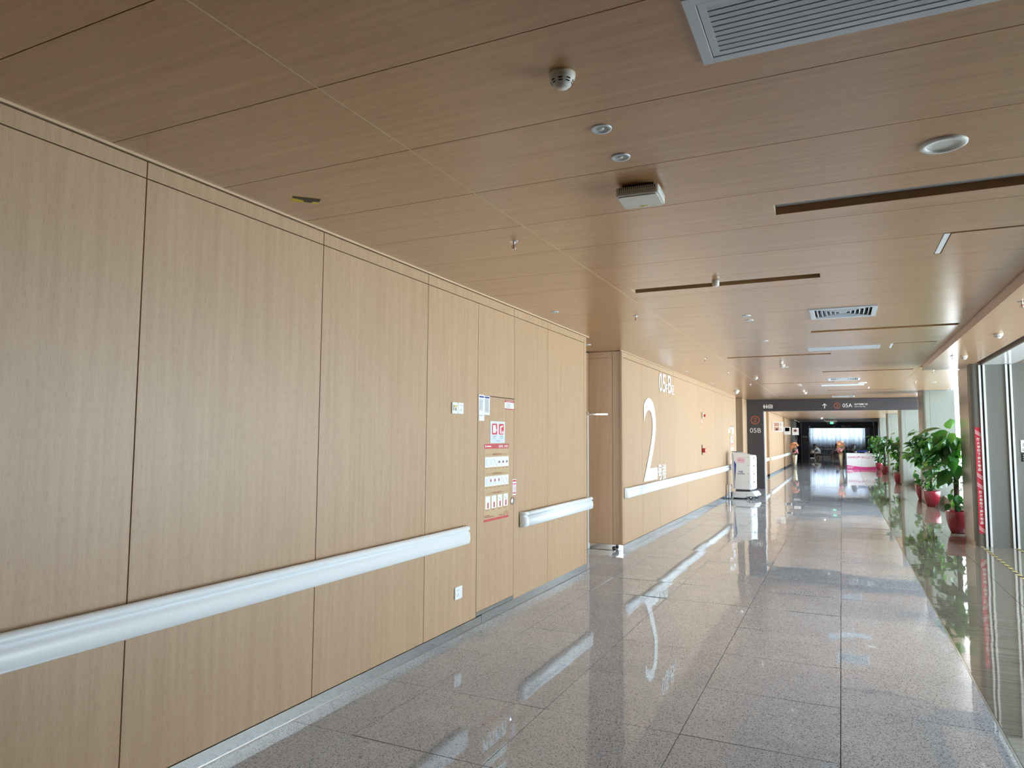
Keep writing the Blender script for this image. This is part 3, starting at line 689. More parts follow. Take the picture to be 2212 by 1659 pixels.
# big numerals on the second wall
nm = thing('wall_lettering', 'huge white numeral two with building characters on the second wood wall', 'sign', (W, 0, 0))
text('2', 'numeral', 'white_print', nm, (.004, 10.98, .925), Y3, .915, 1.36, res=10, ext=.004, off=.004)
text('号', 'character', 'white_print', nm, (.004, 11.925, .895), Y3, .29, .265, ext=.004, off=.03); text('楼', 'character', 'white_print', nm, (.004, 12.23, .89), Y3, .30, .275, ext=.004, off=.010)
zl = thing('zone_lettering', 'white zone lettering 05FB near the ceiling of the second wood wall', 'sign', (W, 0, 0))
for ch, a, w, z, h in (('0', 12.07, .225, 2.445, .325), ('5', 12.33, .235, 2.445, .325), ('F', 12.60, .125, 2.452, .155), ('B', 12.755, .29, 2.455, .325), ('区', 13.075, .215, 2.45, .17)):
    text(ch, 'character', 'white_print', zl, (.004, a, z), Y3, w, h, res=6, ext=.004, off=.004)
# alarm devices
al = thing('alarm_strobe', 'cream and red alarm strobe high on the second wood wall', 'alarm', (W, 16.12, 2.04))
MB().cbox(0, 0, .05, .05, .12, .17, .01, 2).build('alarm_body', 'cream', al); MB().lathe([(.035, 0), (.035, .02), (.02, .04), (0, .042)], 14, cap=False).build('alarm_lens', 'red_gloss', al, (.05, .06, .10), (0, R(90), 0)); decal('alarm_label', 'red_dull', (0, .0, -.09), Y3, .11, .12, al); decal('alarm_label', 'paper', (0, .02, -.07), Y3, .07, .08, al, lift=.001)
cp = thing('call_point', 'red fire alarm call point on a bracket above the long handrail', 'alarm', (W, 16.12, 1.25))
box('card_holder', 'black', 0, .0, 0, .006, .09, .23, cp); box('call_box', 'red_gloss', .006, .02, .05, .075, .15, .15, cp, bevel=.005); box('call_window', 'white', .075, .05, .075, .078, .12, .12, cp)
ds = thing('door_stop', 'black and silver ball door stop on floor at the recess corner', 'door stop', (-2.985, 9.74, 0))
MB().lathe([(.022, 0), (.022, .008), (.012, .012), (.012, .02)], 14).build('stop_base', 'chrome', ds); MB().lathe([(.03*math.sin(R(18*k)), -.03*math.cos(R(18*k))) for k in range(11)], 16, cap=False).build('stop_ball', 'black_gloss', ds, (0, 0, .045))

# ------------------------------------------------------------------ ceiling fittings
for i, (x0, x1, y0, y1) in enumerate(slots):
    words = ('nearest the big vent', 'beside the round motion sensor', 'between the square diffuser and second grille', 'over the big numeral wall', 'beyond the lowered soffit end', 'near the second square diffuser', 'near the third hatch', 'last before the charcoal portal')
    t = thing('light_slot', 'long recessed wood light slot in the ceiling, %s' % words[i], 'light slot', (0, 0, ZC), group='recessed slots in the wood ceiling')
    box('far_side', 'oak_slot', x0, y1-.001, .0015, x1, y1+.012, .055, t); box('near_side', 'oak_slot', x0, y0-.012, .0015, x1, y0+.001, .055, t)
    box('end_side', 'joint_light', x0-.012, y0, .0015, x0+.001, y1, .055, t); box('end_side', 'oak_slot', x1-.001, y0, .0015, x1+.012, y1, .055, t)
    box('lamp_cover', 'alu_panel', x0, y0, .045, x1, y1, .058, t)
def grille(x0, x1, y0, y1, n, label):
    t = thing('air_grille', label, 'air vent', ((x0+x1)/2, (y0+y1)/2, ZC), group='grey louvred return air grilles'); a, c = (x1-x0)/2, (y1-y0)/2
    MB().ring(-a, -c, a, c, -a+.036, -c+.036, a-.036, c-.036, -.010, .002).build('outer_frame', 'alu', t, bevel=.002)
    MB().ring(-a+.039, -c+.039, a-.039, c-.039, -a+.062, -c+.062, a-.062, c-.062, -.008, .03).build('inner_frame', 'alu', t)
    box('duct_lining', 'duct_grey', -a+.04, -c+.04, .045, a-.04, c-.04, .05, t)
    for s in (-1, 1): box('duct_side', 'duct_grey', -a+.04, s*(c-.05)-.004, .02, a-.04, s*(c-.05)+.004, .05, t)
    p = (2*c-.124)/n; me = None
    pr = [(-.011, -.005), (.008, -.007), (.0125, .020), (.010, .020), (.006, -.0045), (-.0105, -.003)]
    for k in range(n):
        if me is None: me = MB().prism([(-a+.062, *q) for q in pr], [(a-.062, *q) for q in pr]).mesh('slat', 'alu')
        o = bpy.data.objects.new('slat', me); COL.objects.link(o); o.parent = t; o.location = (0, -c+.062+p*(k+.5), 0)
    return t
g1 = grille(*grille_at[0], 9, 'large grey louvred vent closest to the camera in the ceiling')
dup(g1, (.06, 10.70, ZC), 'grey louvred ceiling vent beside the second access hatch'); dup(g1, (.06, 18.03, ZC), 'grey louvred ceiling vent close to the charcoal portal')
def diffuser(x0, x1, y0, y1, label):
    t = thing('ceiling_diffuser', label, 'air vent', ((x0+x1)/2, (y0+y1)/2, ZC), group='square four-way ceiling diffusers'); a, c = (x1-x0)/2, (y1-y0)/2
    MB().ring(-a, -c, a, c, -a+.045, -c+.045, a-.045, c-.045, -.012, .002).build('frame', 'alu', t, bevel=.002); box('duct_lining', 'black', -a+.04, -c+.04, .095, a-.04, c-.04, .10, t)
    for k in range(6):
        q = .045+.040*k
        vs = []
        for (d, z) in ((q, .042), (q+.030, -.008)):
            vs += [(-a+d, -c+d, z), (a-d, -c+d, z), (a-d, c-d, z), (-a+d, c-d, z)]
        for (d, z) in ((q+.004, .044), (q+.034, -.006)):
            vs += [(-a+d, -c+d, z), (a-d, -c+d, z), (a-d, c-d, z), (-a+d, c-d, z)]
        fs = []
        for i in range(4):
            j = (i+1) % 4; fs += [(i, j, 4+j, 4+i), (8+i, 12+i, 12+j, 8+j), (4+i, 4+j, 12+j, 12+i), (i, 8+i, 8+j, j)]
        MB().add(vs, fs).build('vane', 'alu', t)
    MB().prism([(-.03, -.03, -.004), (.03, -.03, -.004), (.03, .03, -.004), (-.03, .03, -.004)], [(-.045, -.045, .03), (.045, -.045, .03), (.045, .045, .03), (-.045, .045, .03)]).build('centre_vane', 'alu', t)
    return t
df = diffuser(*diff_at[0], 'square ceiling diffuser before the first small grille, with bright nested vanes')
for q, lb in ((diff_at[1], 'square ceiling diffuser midway to the charcoal portal'), (diff_at[2], 'square ceiling diffuser right in front of the charcoal portal')): dup(df, ((q[0]+q[1])/2, (q[2]+q[3])/2, ZC), lb)
for q, lb in zip(hatch_at, ('access hatch hanging slightly open beside the soffit step', 'closed access hatch beside the second grille', 'faint access hatch close to the charcoal portal')):
    t = thing('access_hatch', lb, 'hatch', (q[0], q[2], ZC), group='wood access hatches'); w, h = q[1]-q[0], q[3]-q[2]
    MB().ring(-.004, -.004, w+.004, h+.004, .002, .002, w-.002, h-.002, .0015, .05).build('hatch_frame', 'joint_dark', t)
    box('hatch_panel', 'oak_ceiling', .042, .006, -.004, w-.008, h-.006, .012, t); box('hatch_rim', 'rail_white', .004, .006, -.002, .036, h-.02, .02, t)
    box('hatch_back', 'joint_dark', 0, 0, .05, w, h, .055, t)
def lathe_thing(name, label, cat, loc, parts, group=None):
    t = thing(name, label, cat, loc, group=group)
    for nm_, m_, prof, *seg in parts: MB().lathe(prof, seg[0] if seg else 28, cap=False).build(nm_, m_, t)
    return t
def smoke(x, y, label, z=ZC):
    t = lathe_thing('smoke_detector', label, 'smoke detector', (x, y, z), [('base', 'cream', [(0, 0), (.052, 0), (.053, -.006), (.052, -.014), (.047, -.016)]), ('sensor_head', 'plastic_white', [(.05, -.014), (.049, -.022), (.036, -.046), (.026, -.050), (.025, -.056), (.0, -.057)])], 'round smoke detectors')
    for k in range(8):
        a = 2*PI*k/8+.2
        for q in range(2):
            s = MB().box(-.008, -.0012, -.0022, .008, .0012, .0022); d = .0435-.0055*q
            s.build('smoke_inlet', 'black', t, (d*math.cos(a), d*math.sin(a), -.0335-.008*q), (0, 0, a+PI/2))
    return t
sd = smoke(-.857, 2.206, 'white smoke detector nearest the camera, ahead of two downlights')
for x, y, z, lb in ((-.888, 12.79, ZC, 'smoke detector right behind the second motion sensor'), (-1.584, 15.2, ZC, 'smoke detector high over the far part of the numeral wall'), (-.86, 20.6, ZC, 'smoke detector just before the last ceiling slot'), (1.615, 9.264, ZS, 'smoke detector on the lowered soffit, nearer of two'), (1.597, 11.533, ZS, 'smoke detector on the lowered soffit beside a sprinkler')): dup(sd, (x, y, z), lb)
big = dup(sd, (-.98, 42.5, ZF), 'pale smoke detector in front of the hanging exit sign'); big.scale = (1.6, 1.6, 1.6)
def downlight(x, y, label, z=ZC, lit=False):
    return lathe_thing('downlight', label, 'downlight', (x, y, z), [('trim_ring', 'alu', [(.031, .002), (.031, -.004), (.046, -.006), (.048, -.002), (.048, .002)]), ('reflector', 'alu_panel', [(.031, -.005), (.027, -.0025), (.016, -.0012), (0, -.001)]), ('bulb', 'lamp_on' if lit else 'white_gloss', [(.0, -.006), (.009, -.0055), (.012, -.003), (.012, -.001)] if not lit else [(0, -.0075), (.03, -.0075), (.031, -.001)])], 'small round downlights')
dl = downlight(-.867, 2.68, 'small downlight between smoke detector and another downlight')
for x, y, lb in ((-.877, 2.996, 'small downlight just before the white wireless box'), (-.863, 7.52, 'nearer downlight of the pair left of square diffuser'), (-.866, 7.83, 'further downlight of the pair left of square diffuser'), (-.871, 9.55, 'lone downlight beyond the pair, left of third slot'), (-2.616, 6.52, 'small downlight close to the first wood wall'), (-3.13, 9.04, 'small downlight over the recess'), (-2.657, 13.35, 'small downlight above the zone lettering wall'), (-2.671, 16.5, 'small downlight above the alarm strobe wall'), (-2.693, 20.67, 'small downlight above the robot end of the wall'), (-.86, 13.2, 'small downlight behind second motion sensor'), (-.86, 17.6, 'small downlight left of third grille'), (-.86, 18.0, 'second small downlight left of third grille'), (1.9, 17.9, 'small downlight in the ceiling by the windows')): dup(dl, (x, y, ZC), lb)
for y, lb in ((37.8, 'downlight over the two-picture hanging sign'),): dup(dl, (-2.62, y, ZF), lb)
ll = downlight(-2.64, 47.6, 'glowing downlight above the left gold planter', ZF, True)
for y, lb in ((50.0, 'glowing downlight further along the dark ceiling'), (52.7, 'glowing downlight just before the second portal')): dup(ll, (-2.67, y, ZF), lb)
spk = lathe_thing('ceiling_speaker', 'round white ceiling speaker between the vent and the first slot', 'speaker', (.436, 3.442, ZC), [('speaker_rim', 'white', [(.080, -.001), (.084, -.012), (.100, -.015), (.113, -.008), (.115, .002)]), ('speaker_grille', 'plastic_white', [(.084, -.009), (.080, -.002), (.04, -.0015), (0, -.0015)])], 'round ceiling speakers')
for x, y, lb in ((.465, 17.5, 'round white ceiling speaker near the third grille'),): dup(spk, (x, y, ZC), lb)
def sprinkler(x, y, label, z=ZC):
    t = lathe_thing('sprinkler', label, 'sprinkler', (x, y, z), [('escutcheon', 'chrome', [(.0, -.004), (.026, -.004), (.034, -.001), (.034, .002)]), ('nozzle', 'chrome', [(.009, -.002), (.009, -.018), (.006, -.02), (.004, -.022)]), ('deflector', 'chrome', [(0, -.052), (.016, -.052), (.017, -.049), (0, -.048)]), ('glass_bulb', 'red_gloss', [(.0, -.021), (.004, -.026), (.004, -.042), (0, -.047)], 10)], 'pendent fire sprinklers')
    mb = MB()
    for s in (-1, 1): mb.tube([(s*.007, 0, -.016), (s*.013, 0, -.03), (s*.011, 0, -.043), (s*.003, 0, -.049)], .0025, 6)
    mb.build('sprinkler_frame', 'steel_dark', t); return t
sk = sprinkler(-1.909, 4.04, 'sprinkler nearest the camera on the left ceiling panels')
for x, y, z, lb in ((-1.913, 7.06, ZC, 'sprinkler left of the second light slot'), (-1.936, 11.3, ZC, 'sprinkler over the start of the numeral wall'), (-1.941, 13.84, ZC, 'sprinkler over the middle of the numeral wall'), (-1.9, 17.1, ZC, 'sprinkler beside the wall end over the robot'), (1.504, 17.55, ZC, 'sprinkler by the window side beyond the soffit'), (1.561, 14.85, ZC, 'sprinkler directly beyond the soffit end'), (1.45, 11.47, ZS, 'sprinkler on the lowered soffit near its end'), (1.429, 7.17, ZS, 'sprinkler on the lowered soffit at frame edge')): dup(sk, (x, y, z), lb)
pir = lathe_thing('motion_sensor', 'small white cylinder sensor at the edge of the second slot', 'sensor', (-.886, 5.71, ZC), [('sensor_can', 'plastic_white', [(0, 0), (.028, 0), (.028, -.042), (.024, -.05), (0, -.052)]), ('sensor_band', 'alu', [(.0285, -.012), (.0285, -.016)])], 'cylinder motion sensors')
dup(pir, (-.858, 12.17, ZC), 'small white cylinder sensor before a smoke detector'); dup(pir, (-.86, 19.6, ZC), 'small white cylinder sensor near the far ceiling slots')
cs = lathe_thing('camera_dome', 'white dome camera above the niche by the charcoal post', 'camera', (-2.50, 19.3, ZC), [('dome_base', 'white', [(0, 0), (.075, 0), (.075, -.02), (.06, -.03)]), ('dome', 'plastic_white', [(.055, -.03), (.05, -.055), (.03, -.075), (0, -.08)])])
wa = thing('wireless_box', 'white wireless access box hanging under the ceiling, with vent slots', 'wireless box', (-.90, 3.43, ZC), R(4))
MB().cbox(-.125, -.115, -.072, .125, .115, -.022, .022, 2).build('box_body', 'plastic_white', wa, bevel=.006); box('mount_bracket', 'dark_grey', -.09, -.08, -.024, .09, .08, 0, wa)
MB().cbox(-.112, -.102, -.079, .112, .102, -.071, .02, 2).build('box_cover', 'plastic_white', wa)
for k in range(18):
    x = -.10+.0118*k
    box('vent_slot', 'black', x-.0022, -.1158, -.040, x+.0022, -.112, -.024, wa)
    for q in range(2): box('vent_hole', 'black', x-.0022, -.1158, -.049-.007*q, x+.0022, -.113, -.0455-.007*q, wa)
box('side_recess', 'alu_panel', .122, -.07, -.052, .1262, .07, -.036, wa)
for (a, c, w, h) in ((-.02, .068, .05, .01), (-.005, .06, .008, .03)): box('tag_tape', 'yellow', a, c, -.0802, a+w, c+h, -.079, wa)
st = thing('hazard_sticker', 'yellow and black lozenge sticker on ceiling near the first wood wall', 'sticker', (-2.60, 2.85, ZC))
def flat(name, m_, pts, par, z0, z1): MB().prism([(*p, z0) for p in pts], [(*p, z1) for p in pts]).build(name, m_, par)
flat('sticker_base', 'yellow', [(-.085, -.03), (-.02, -.08), (.085, .02), (.02, .075)], st, -.0012, 0)
flat('black_band', 'black', [(-.04, -.064), (-.02, -.08), (.085, .02), (.045, .054), (.02, .03), (.0, .045), (-.03, .012), (-.012, -.005)], st, -.0018, -.001)

wa.scale = (.88, .88, .88)
for o_ in list(COL.objects):
    k_ = o_.name.split('.')[0]
    if k_ == 'ceiling_speaker': o_.scale = (.81,)*3
    elif k_ == 'downlight': o_.scale = (.92,)*3
    elif k_ == 'smoke_detector' and o_.scale.x < 1.1: o_.scale = (.9,)*3
# ------------------------------------------------------------------ charcoal sign portal
def circled2(par, cx_, cz_, ro, org, m_='orange_print'):
    annulus('ring_mark', m_, cx_, cz_, ro, ro*.86, org, X3, par, lift=.001); text('2', 'ring_numeral', m_, par, Vector(org)+Vector((cx_, -.001, cz_-ro*.48)), X3, h=ro*.98, center=True, res=4, off=-.01)
Y1 = 24.0
p1 = thing('sign_portal', 'charcoal sign portal with 05B post and 05A beam, spanning the corridor', 'portal', (0, Y1, 0))
box('post', 'charcoal', -2.80, 0, 0, -2.29, .30, ZC-.004, p1); box('beam', 'charcoal', -2.29, 0, 2.522, 2.10, .30, ZC-.004, p1); box('jamb_panel', 'white', -2.31, .302, 0, -2.285, .45, 2.5, p1)
O1 = (0, -.0005, 0)
circled2(p1, -2.54, 2.235, .137, O1); text('05B', 'lettering', 'white_print', p1, (-2.54, -.001, 1.822), X3, .345, .15, center=True, res=4)
def wc(par, x, z, s):
    for i in range(2):
        xx = x+i*.082*s; poly('figure_head', 'white_print', circ(xx, z+.118*s, .015*s, 12), O1, X3, par, lift=.001)
        if i == 0: poly('figure_body', 'white_print', [(xx-.016*s, z), (xx+.016*s, z), (xx+.02*s, z+.04*s), (xx+.03*s, z+.05*s), (xx+.026*s, z+.098*s), (xx-.026*s, z+.098*s), (xx-.03*s, z+.05*s), (xx-.02*s, z+.04*s)], O1, X3, par, lift=.001)
        else: poly('figure_body', 'white_print', [(xx-.014*s, z), (xx+.014*s, z), (xx+.014*s, z+.035*s), (xx+.036*s, z+.035*s), (xx+.016*s, z+.098*s), (xx-.016*s, z+.098*s), (xx-.036*s, z+.035*s), (xx-.014*s, z+.035*s)], O1, X3, par, lift=.001)
    decal('divider', 'white_print', (x+.039*s, -.0005, z), X3, .004*s, .12*s, par, lift=.001)
wc(p1, -2.255, 2.612, .98)
def lift_icon(par, x, z, w, h):
    for (a, c, q, e) in ((0, 0, w, .018), (0, h-.018, w, .018), (0, .018, .018, h-.036), (w-.018, .018, .018, h-.036)): decal('lift_frame', 'white_print', (x+a, -.0005, z+c), X3, q, e, par, lift=.001)
    for k in range(3): decal('lift_rider', 'white_print', (x+.035+.028*k, -.0005, z+.032), X3, .02, h-.07, par, lift=.001)
    for k in range(2): poly('lift_arrow', 'white_print', [(0, 0), (.024, 0), (.012, .016)] if k == 0 else [(0, .016), (.024, .016), (.012, 0)], (x+.04+.03*k, -.0005, z+h+.006), X3, par, lift=.001)
lift_icon(p1, -2.13, 2.612, .138, .115)
poly('arrow_mark', 'white_print', [(-.013, 0), (.013, 0), (.013, .118), (.052, .078), (.068, .094), (0, .162), (-.068, .094), (-.052, .078), (-.013, .118)], (-.452, -.0005, 2.592), X3, p1, lift=.001)
circled2(p1, -.092, 2.676, .09, O1); text('05A', 'lettering', 'white_print', p1, (.062, -.001, 2.618), X3, .27, .118, res=4)
text('妇产特需门诊', 'lettering', 'white_print', p1, (.395, -.001, 2.680), X3, .37, .056, off=.01); text('Obs & Gyn Vip', 'lettering', 'white_print', p1, (.395, -.001, 2.612), X3, .30, .042, res=2)
# second portal
Y2 = 53.8
p2 = thing('sign_portal', 'dark slate sign portal in front of the curtained waiting area', 'portal', (0, Y2, 0))
box('post', 'slate', -2.56, 0, 0, -2.11, .3, ZF-.004, p2); box('beam', 'slate', -2.11, 0, 2.41, 1.75, .3, ZF-.004, p2); box('post', 'slate', 1.75, 0, 0, 2.0, .3, ZF-.004, p2); box('side_post', 'slate', 2.05, .1, 0, 2.34, .4, ZF-.004, p2)
text('05A', 'lettering', 'white_print', p2, (-2.335, -.001, 1.72), X3, .32, .14, center=True, res=3)
text('妇产', 'lettering', 'orange_print', p2, (-2.345, -.001, 1.49), X3, .18, .15, center=True, off=.02); text('妇产特需门诊', 'lettering', 'white_print', p2, (-2.345, -.001, 1.375), X3, .33, .04, center=True)
lift_icon(p2, -2.10, 2.485, .11, .085)
poly('arrow_mark', 'white_print', [(0, .05), (.07, .1), (.08, .088), (.035, .058), (.14, .058), (.14, .042), (.035, .042), (.08, .012), (.07, 0)], (-.51, -.0005, 2.485), X3, p2, lift=.001)
text('05A', 'lettering', 'white_print', p2, (.01, -.001, 2.50), X3, .26, .09, res=3); text('妇产特需门诊', 'lettering', 'white_print', p2, (.30, -.001, 2.51), X3, .33, .05)
# ------------------------------------------------------------------ hanging signs, exit sign, screen
def blade(x0, x1, y, z0, z1, label, pics, hang=True):
    t = thing('blade_sign', label, 'sign', (x0, y, z0), group='white hanging signs along the left wall'); w, h = x1-x0, z1-z0
    box('sign_board', 'white_print', 0, 0, 0, w, .03, h, t); box('wall_arm', 'steel', -(x0-W)-.005 if x0 > W+.02 else -.03, .005, h*.5, 0.01, .025, h*.54, t)
    for (m_, a, c, ww, hh) in pics: decal('sign_picture', m_, (a*w, 0, c*h), X3, ww*w, hh*h, t, lift=.001)
    return t
b1 = blade(-2.84, -2.38, 34.0, 1.94, 2.41, 'white hanging sign with two salmon pictures, beyond the portal post', [('poster_salmon', .14, .56, .46, .33), ('poster_salmon', .14, .12, .46, .36), ('grey_text', .70, .74, .10, .06), ('grey_text', .70, .62, .10, .06), ('grey_text', .70, .30, .10, .06), ('grey_text', .70, .18, .10, .06), ('petal_orange', .30, .2, .18, .14)])
b2 = blade(-2.845, -2.51, 41.0, 1.87, 2.29, 'white hanging sign with the dark blue restroom picture', [('black', .17, .42, .66, .48), ('poster_teal', .22, .46, .22, .38), ('red_dull', .50, .46, .24, .38), ('grey_text', .4, .28, .3, .02)])
b3 = blade(-2.58, -2.23, 43.6, 1.86, 2.27, 'white hanging sign with single salmon picture before the gold planter', [('poster_salmon', .17, .40, .60, .44), ('paper', .33, .50, .26, .22), ('petal_red', .45, .54, .14, .12)])
b4 = thing('blade_sign', 'white square sign beside the curtain on the second portal post', 'sign', (-2.45, 58, 1.78), group='white hanging signs along the left wall')
box('sign_board', 'white_print', 0, 0, 0, .21, .03, .40, b4); box('sign_arm', 'black', .21, .01, .2, .40, .02, .23, b4)
for k in range(2): decal('sign_picture', 'grey_text', (.05, 0, .07+.15*k), X3, .09, .11, b4, lift=.001)
box('sign_pole', 'black', .02, .01, -1.78, .05, .03, 0, b4)
ex = thing('exit_sign', 'green lit exit sign hanging from the ceiling on a pale conduit', 'sign', (-.5, 45.6, 0))
box('sign_housing', 'steel', -.30, -.03, 2.66, .30, .06, 2.73, ex); box('exit_plate', 'dark_grey', -.25, -.005, 2.53, .25, .02, 2.66, ex); box('lit_panel', 'exit_green', -.08, -.010, 2.53, .10, -.005, 2.66, ex)
poly('running_figure', 'white_print', [(.03, 0), (.05, .02), (.04, .05), (.06, .06), (.05, .08), (.03, .085), (.01, .06), (.02, .05), (.015, .03), (-.005, .015), (.0, .005), (.025, .02)], (0, -.0105, 2.545), X3, ex, lift=.0005)
MB().tube([(.2, .02, 2.73), (.17, .02, 2.76), (.14, .02, 2.79), (.19, .02, ZF)], .012, 6).build('conduit', 'cable', ex)
MB().tube([(-.29, .02, 2.70), (-.35, .02, 2.72), (-.40, .02, 2.78), (-.42, .02, ZF)], .014, 6).build('conduit', 'cable', ex)
tv = thing('wall_screen', 'black flat wall screen left of the second portal', 'screen', (W+.018, 52.0, 1.60)); box('screen_panel', 'black_gloss', .03, -.55, 0, .08, .55, .64, tv, bevel=.006); box('screen_bracket', 'black', 0, -.1, .2, .03, .1, .44, tv)

# ------------------------------------------------------------------ delivery robot and its charger
rb = thing('delivery_robot', 'white hospital delivery robot with blue stripe parked beside the wall', 'robot', (-2.40, 19.95, 0), R(-11))
def bodyprof(z0): return [(-.245, z0), (.215, z0), (.235, 1.165), (.205, 1.178), (.12, 1.185), (-.19, 1.255), (-.265, 1.262), (-.285, 1.235)]
pf = bodyprof(.255)
MB().prism([(a, -.255, c) for a, c in pf], [(a, .255, c) for a, c in pf]).build('body', 'robot_white', rb, bevel=.018)
MB().prism([(-.246, -.2575, .27), (-.19, -.2575, .27), (-.22, -.2575, 1.2), (-.284, -.2575, 1.235)], [(-.246, -.25, .27), (-.19, -.25, .27), (-.22, -.25, 1.2), (-.284, -.25, 1.235)]).build('edge_panel', 'robot_grey', rb)
MB().box(-.20, -.2, .20, .19, .2, .26).build('neck', 'charcoal', rb)
bp_ = [(-.30, .03), (.06, .03), (.12, .075), (.33, .085), (.345, .12), (.27, .215), (.2, .205), (-.29, .185)]
MB().prism([(a, -.27, c) for a, c in bp_], [(a, .27, c) for a, c in bp_]).build('base', 'robot_white', rb, bevel=.012)
for x in (.22, -.2):
    for s in (-1, 1):
        w_ = MB().lathe([(0, -.02), (.045, -.02), (.05, -.012), (.05, .012), (.045, .02), (0, .02)], 18, cap=False).build('wheel', 'rubber', rb, (x, s*.24, .05), (R(90), 0, 0)); MB().lathe([(0, .022), (.022, .022), (.022, .0)], 14, cap=False).build('hub', 'steel', w_); MB().lathe([(0, -.022), (.022, -.022), (.022, .0)], 14, cap=False).build('hub', 'steel', w_)
box('bumper_foot', 'black', -.26, -.22, .004, .10, .22, .03, rb)
for k in range(4):
    z0 = .28+.215*k; d = box('drawer', 'robot_white', .205, -.243, z0, .236+.004*k*.5, .243, z0+.207, rb, bevel=.006)
    box('drawer_handle', 'dark_grey', .236, -.05, z0+.165, .245, .05, z0+.195, d); box('drawer_lock', 'dark_grey', .15, -.2585, z0+.19, .18, -.255, z0+.2, d)
poly('blue_stripe', 'navy', [(-.215, 1.03), (-.155, .93), (-.205, .37)], (0, -.2555, 0), X3, rb, lift=.001)
decal('sticker', 'pink_pale', (-.125, -.2555, .965), X3, .20, .148, rb, lift=.001); text('VIP妇产中心', 'sticker_text', 'magenta_print', rb, (-.115, -.2575, 1.025), X3, .18, .03, off=.01)
text('诺', 'logo', 'navy', rb, (-.10, -.2565, .705), X3, .05, .05, off=.015); decal('logo_tile', 'navy', (-.035, -.2555, .703), X3, .055, .054, rb, lift=.001)
for (a, c, w_, h_) in ((-.0135, .712, .012, .036), (-.0255, .724, .036, .012)): decal('logo_cross', 'white_print', (a, -.2555, c), X3, w_, h_, rb, lift=.002)
decal('logo_bar', 'grey_text', (-.125, -.2555, .663), X3, .195, .026, rb, lift=.001); text('医院物流机器人', 'logo_text', 'white_print', rb, (-.115, -.2572, .667), X3, .175, .018)
box('touch_screen', 'black_gloss', -.285, -.20, 1.215, -.16, .2, 1.275, rb)
for x in (-.215, -.19, .10, .125): MB().lathe([(0, .003), (.008, .003), (.008, 0)], 10, cap=False).build('sensor', 'dark_grey', rb, (x, -.27, .135), (R(90), 0, 0))
ch = thing('charging_dock', 'silver charging dock on the floor between robot and wall', 'charger', (-2.808, 19.72, 0))
MB().cbox(-.055, -.09, 0, .06, .09, .38, .03, 2).build('dock_body', 'steel', ch, bevel=.01); box('contact_plate', 'black', .06, -.05, .05, .075, .05, .17, ch)
MB().tube([(.03, 0, .37), (.08, -.02, .38), (.11, -.03, .30), (.10, -.03, .15), (.08, -.02, .06)], .006, 6).build('dock_cable', 'black', ch)
MB().tube([(-.05, -.1, .008), (.1, -.16, .008), (.3, -.12, .008)], .006, 6).build('dock_cable', 'black', ch)

# ------------------------------------------------------------------ potted climbing plants
def leaf_mesh(name, m_, asp, cup):
    n = 7; vs = []; fs = []
    for i in range(n+1):
        t = i/n; w = asp*(math.sin(PI*min(1, t*1.04)**.72)*.5+.03*(1-t)) if i < n else 0.004
        zc = -.20*t*t
        for q, s in enumerate((-1, -.5, 0, .5, 1)): vs.append((t-.05*(abs(s) > .9)*(t < .2), s*w, zc+cup*abs(s)*w*.8))
    for i in range(n):
        for q in range(4): k = i*5+q; fs.append((k, k+1, k+6, k+5))
    return MB().add(vs, fs, True).mesh(name, m_)
LEAF = {(m_, v): leaf_mesh('leaf', m_, (.62, .74, .5)[v], (.25, .12, .35)[v]) for m_ in ('leaf_dark', 'leaf_mid', 'leaf_light') for v in range(3)}
POT = [(0, 0), (.100, 0), (.112, .008), (.150, .11), (.174, .23), (.183, .33), (.184, .378), (.176, .382), (.170, .372), (.165, .34)]
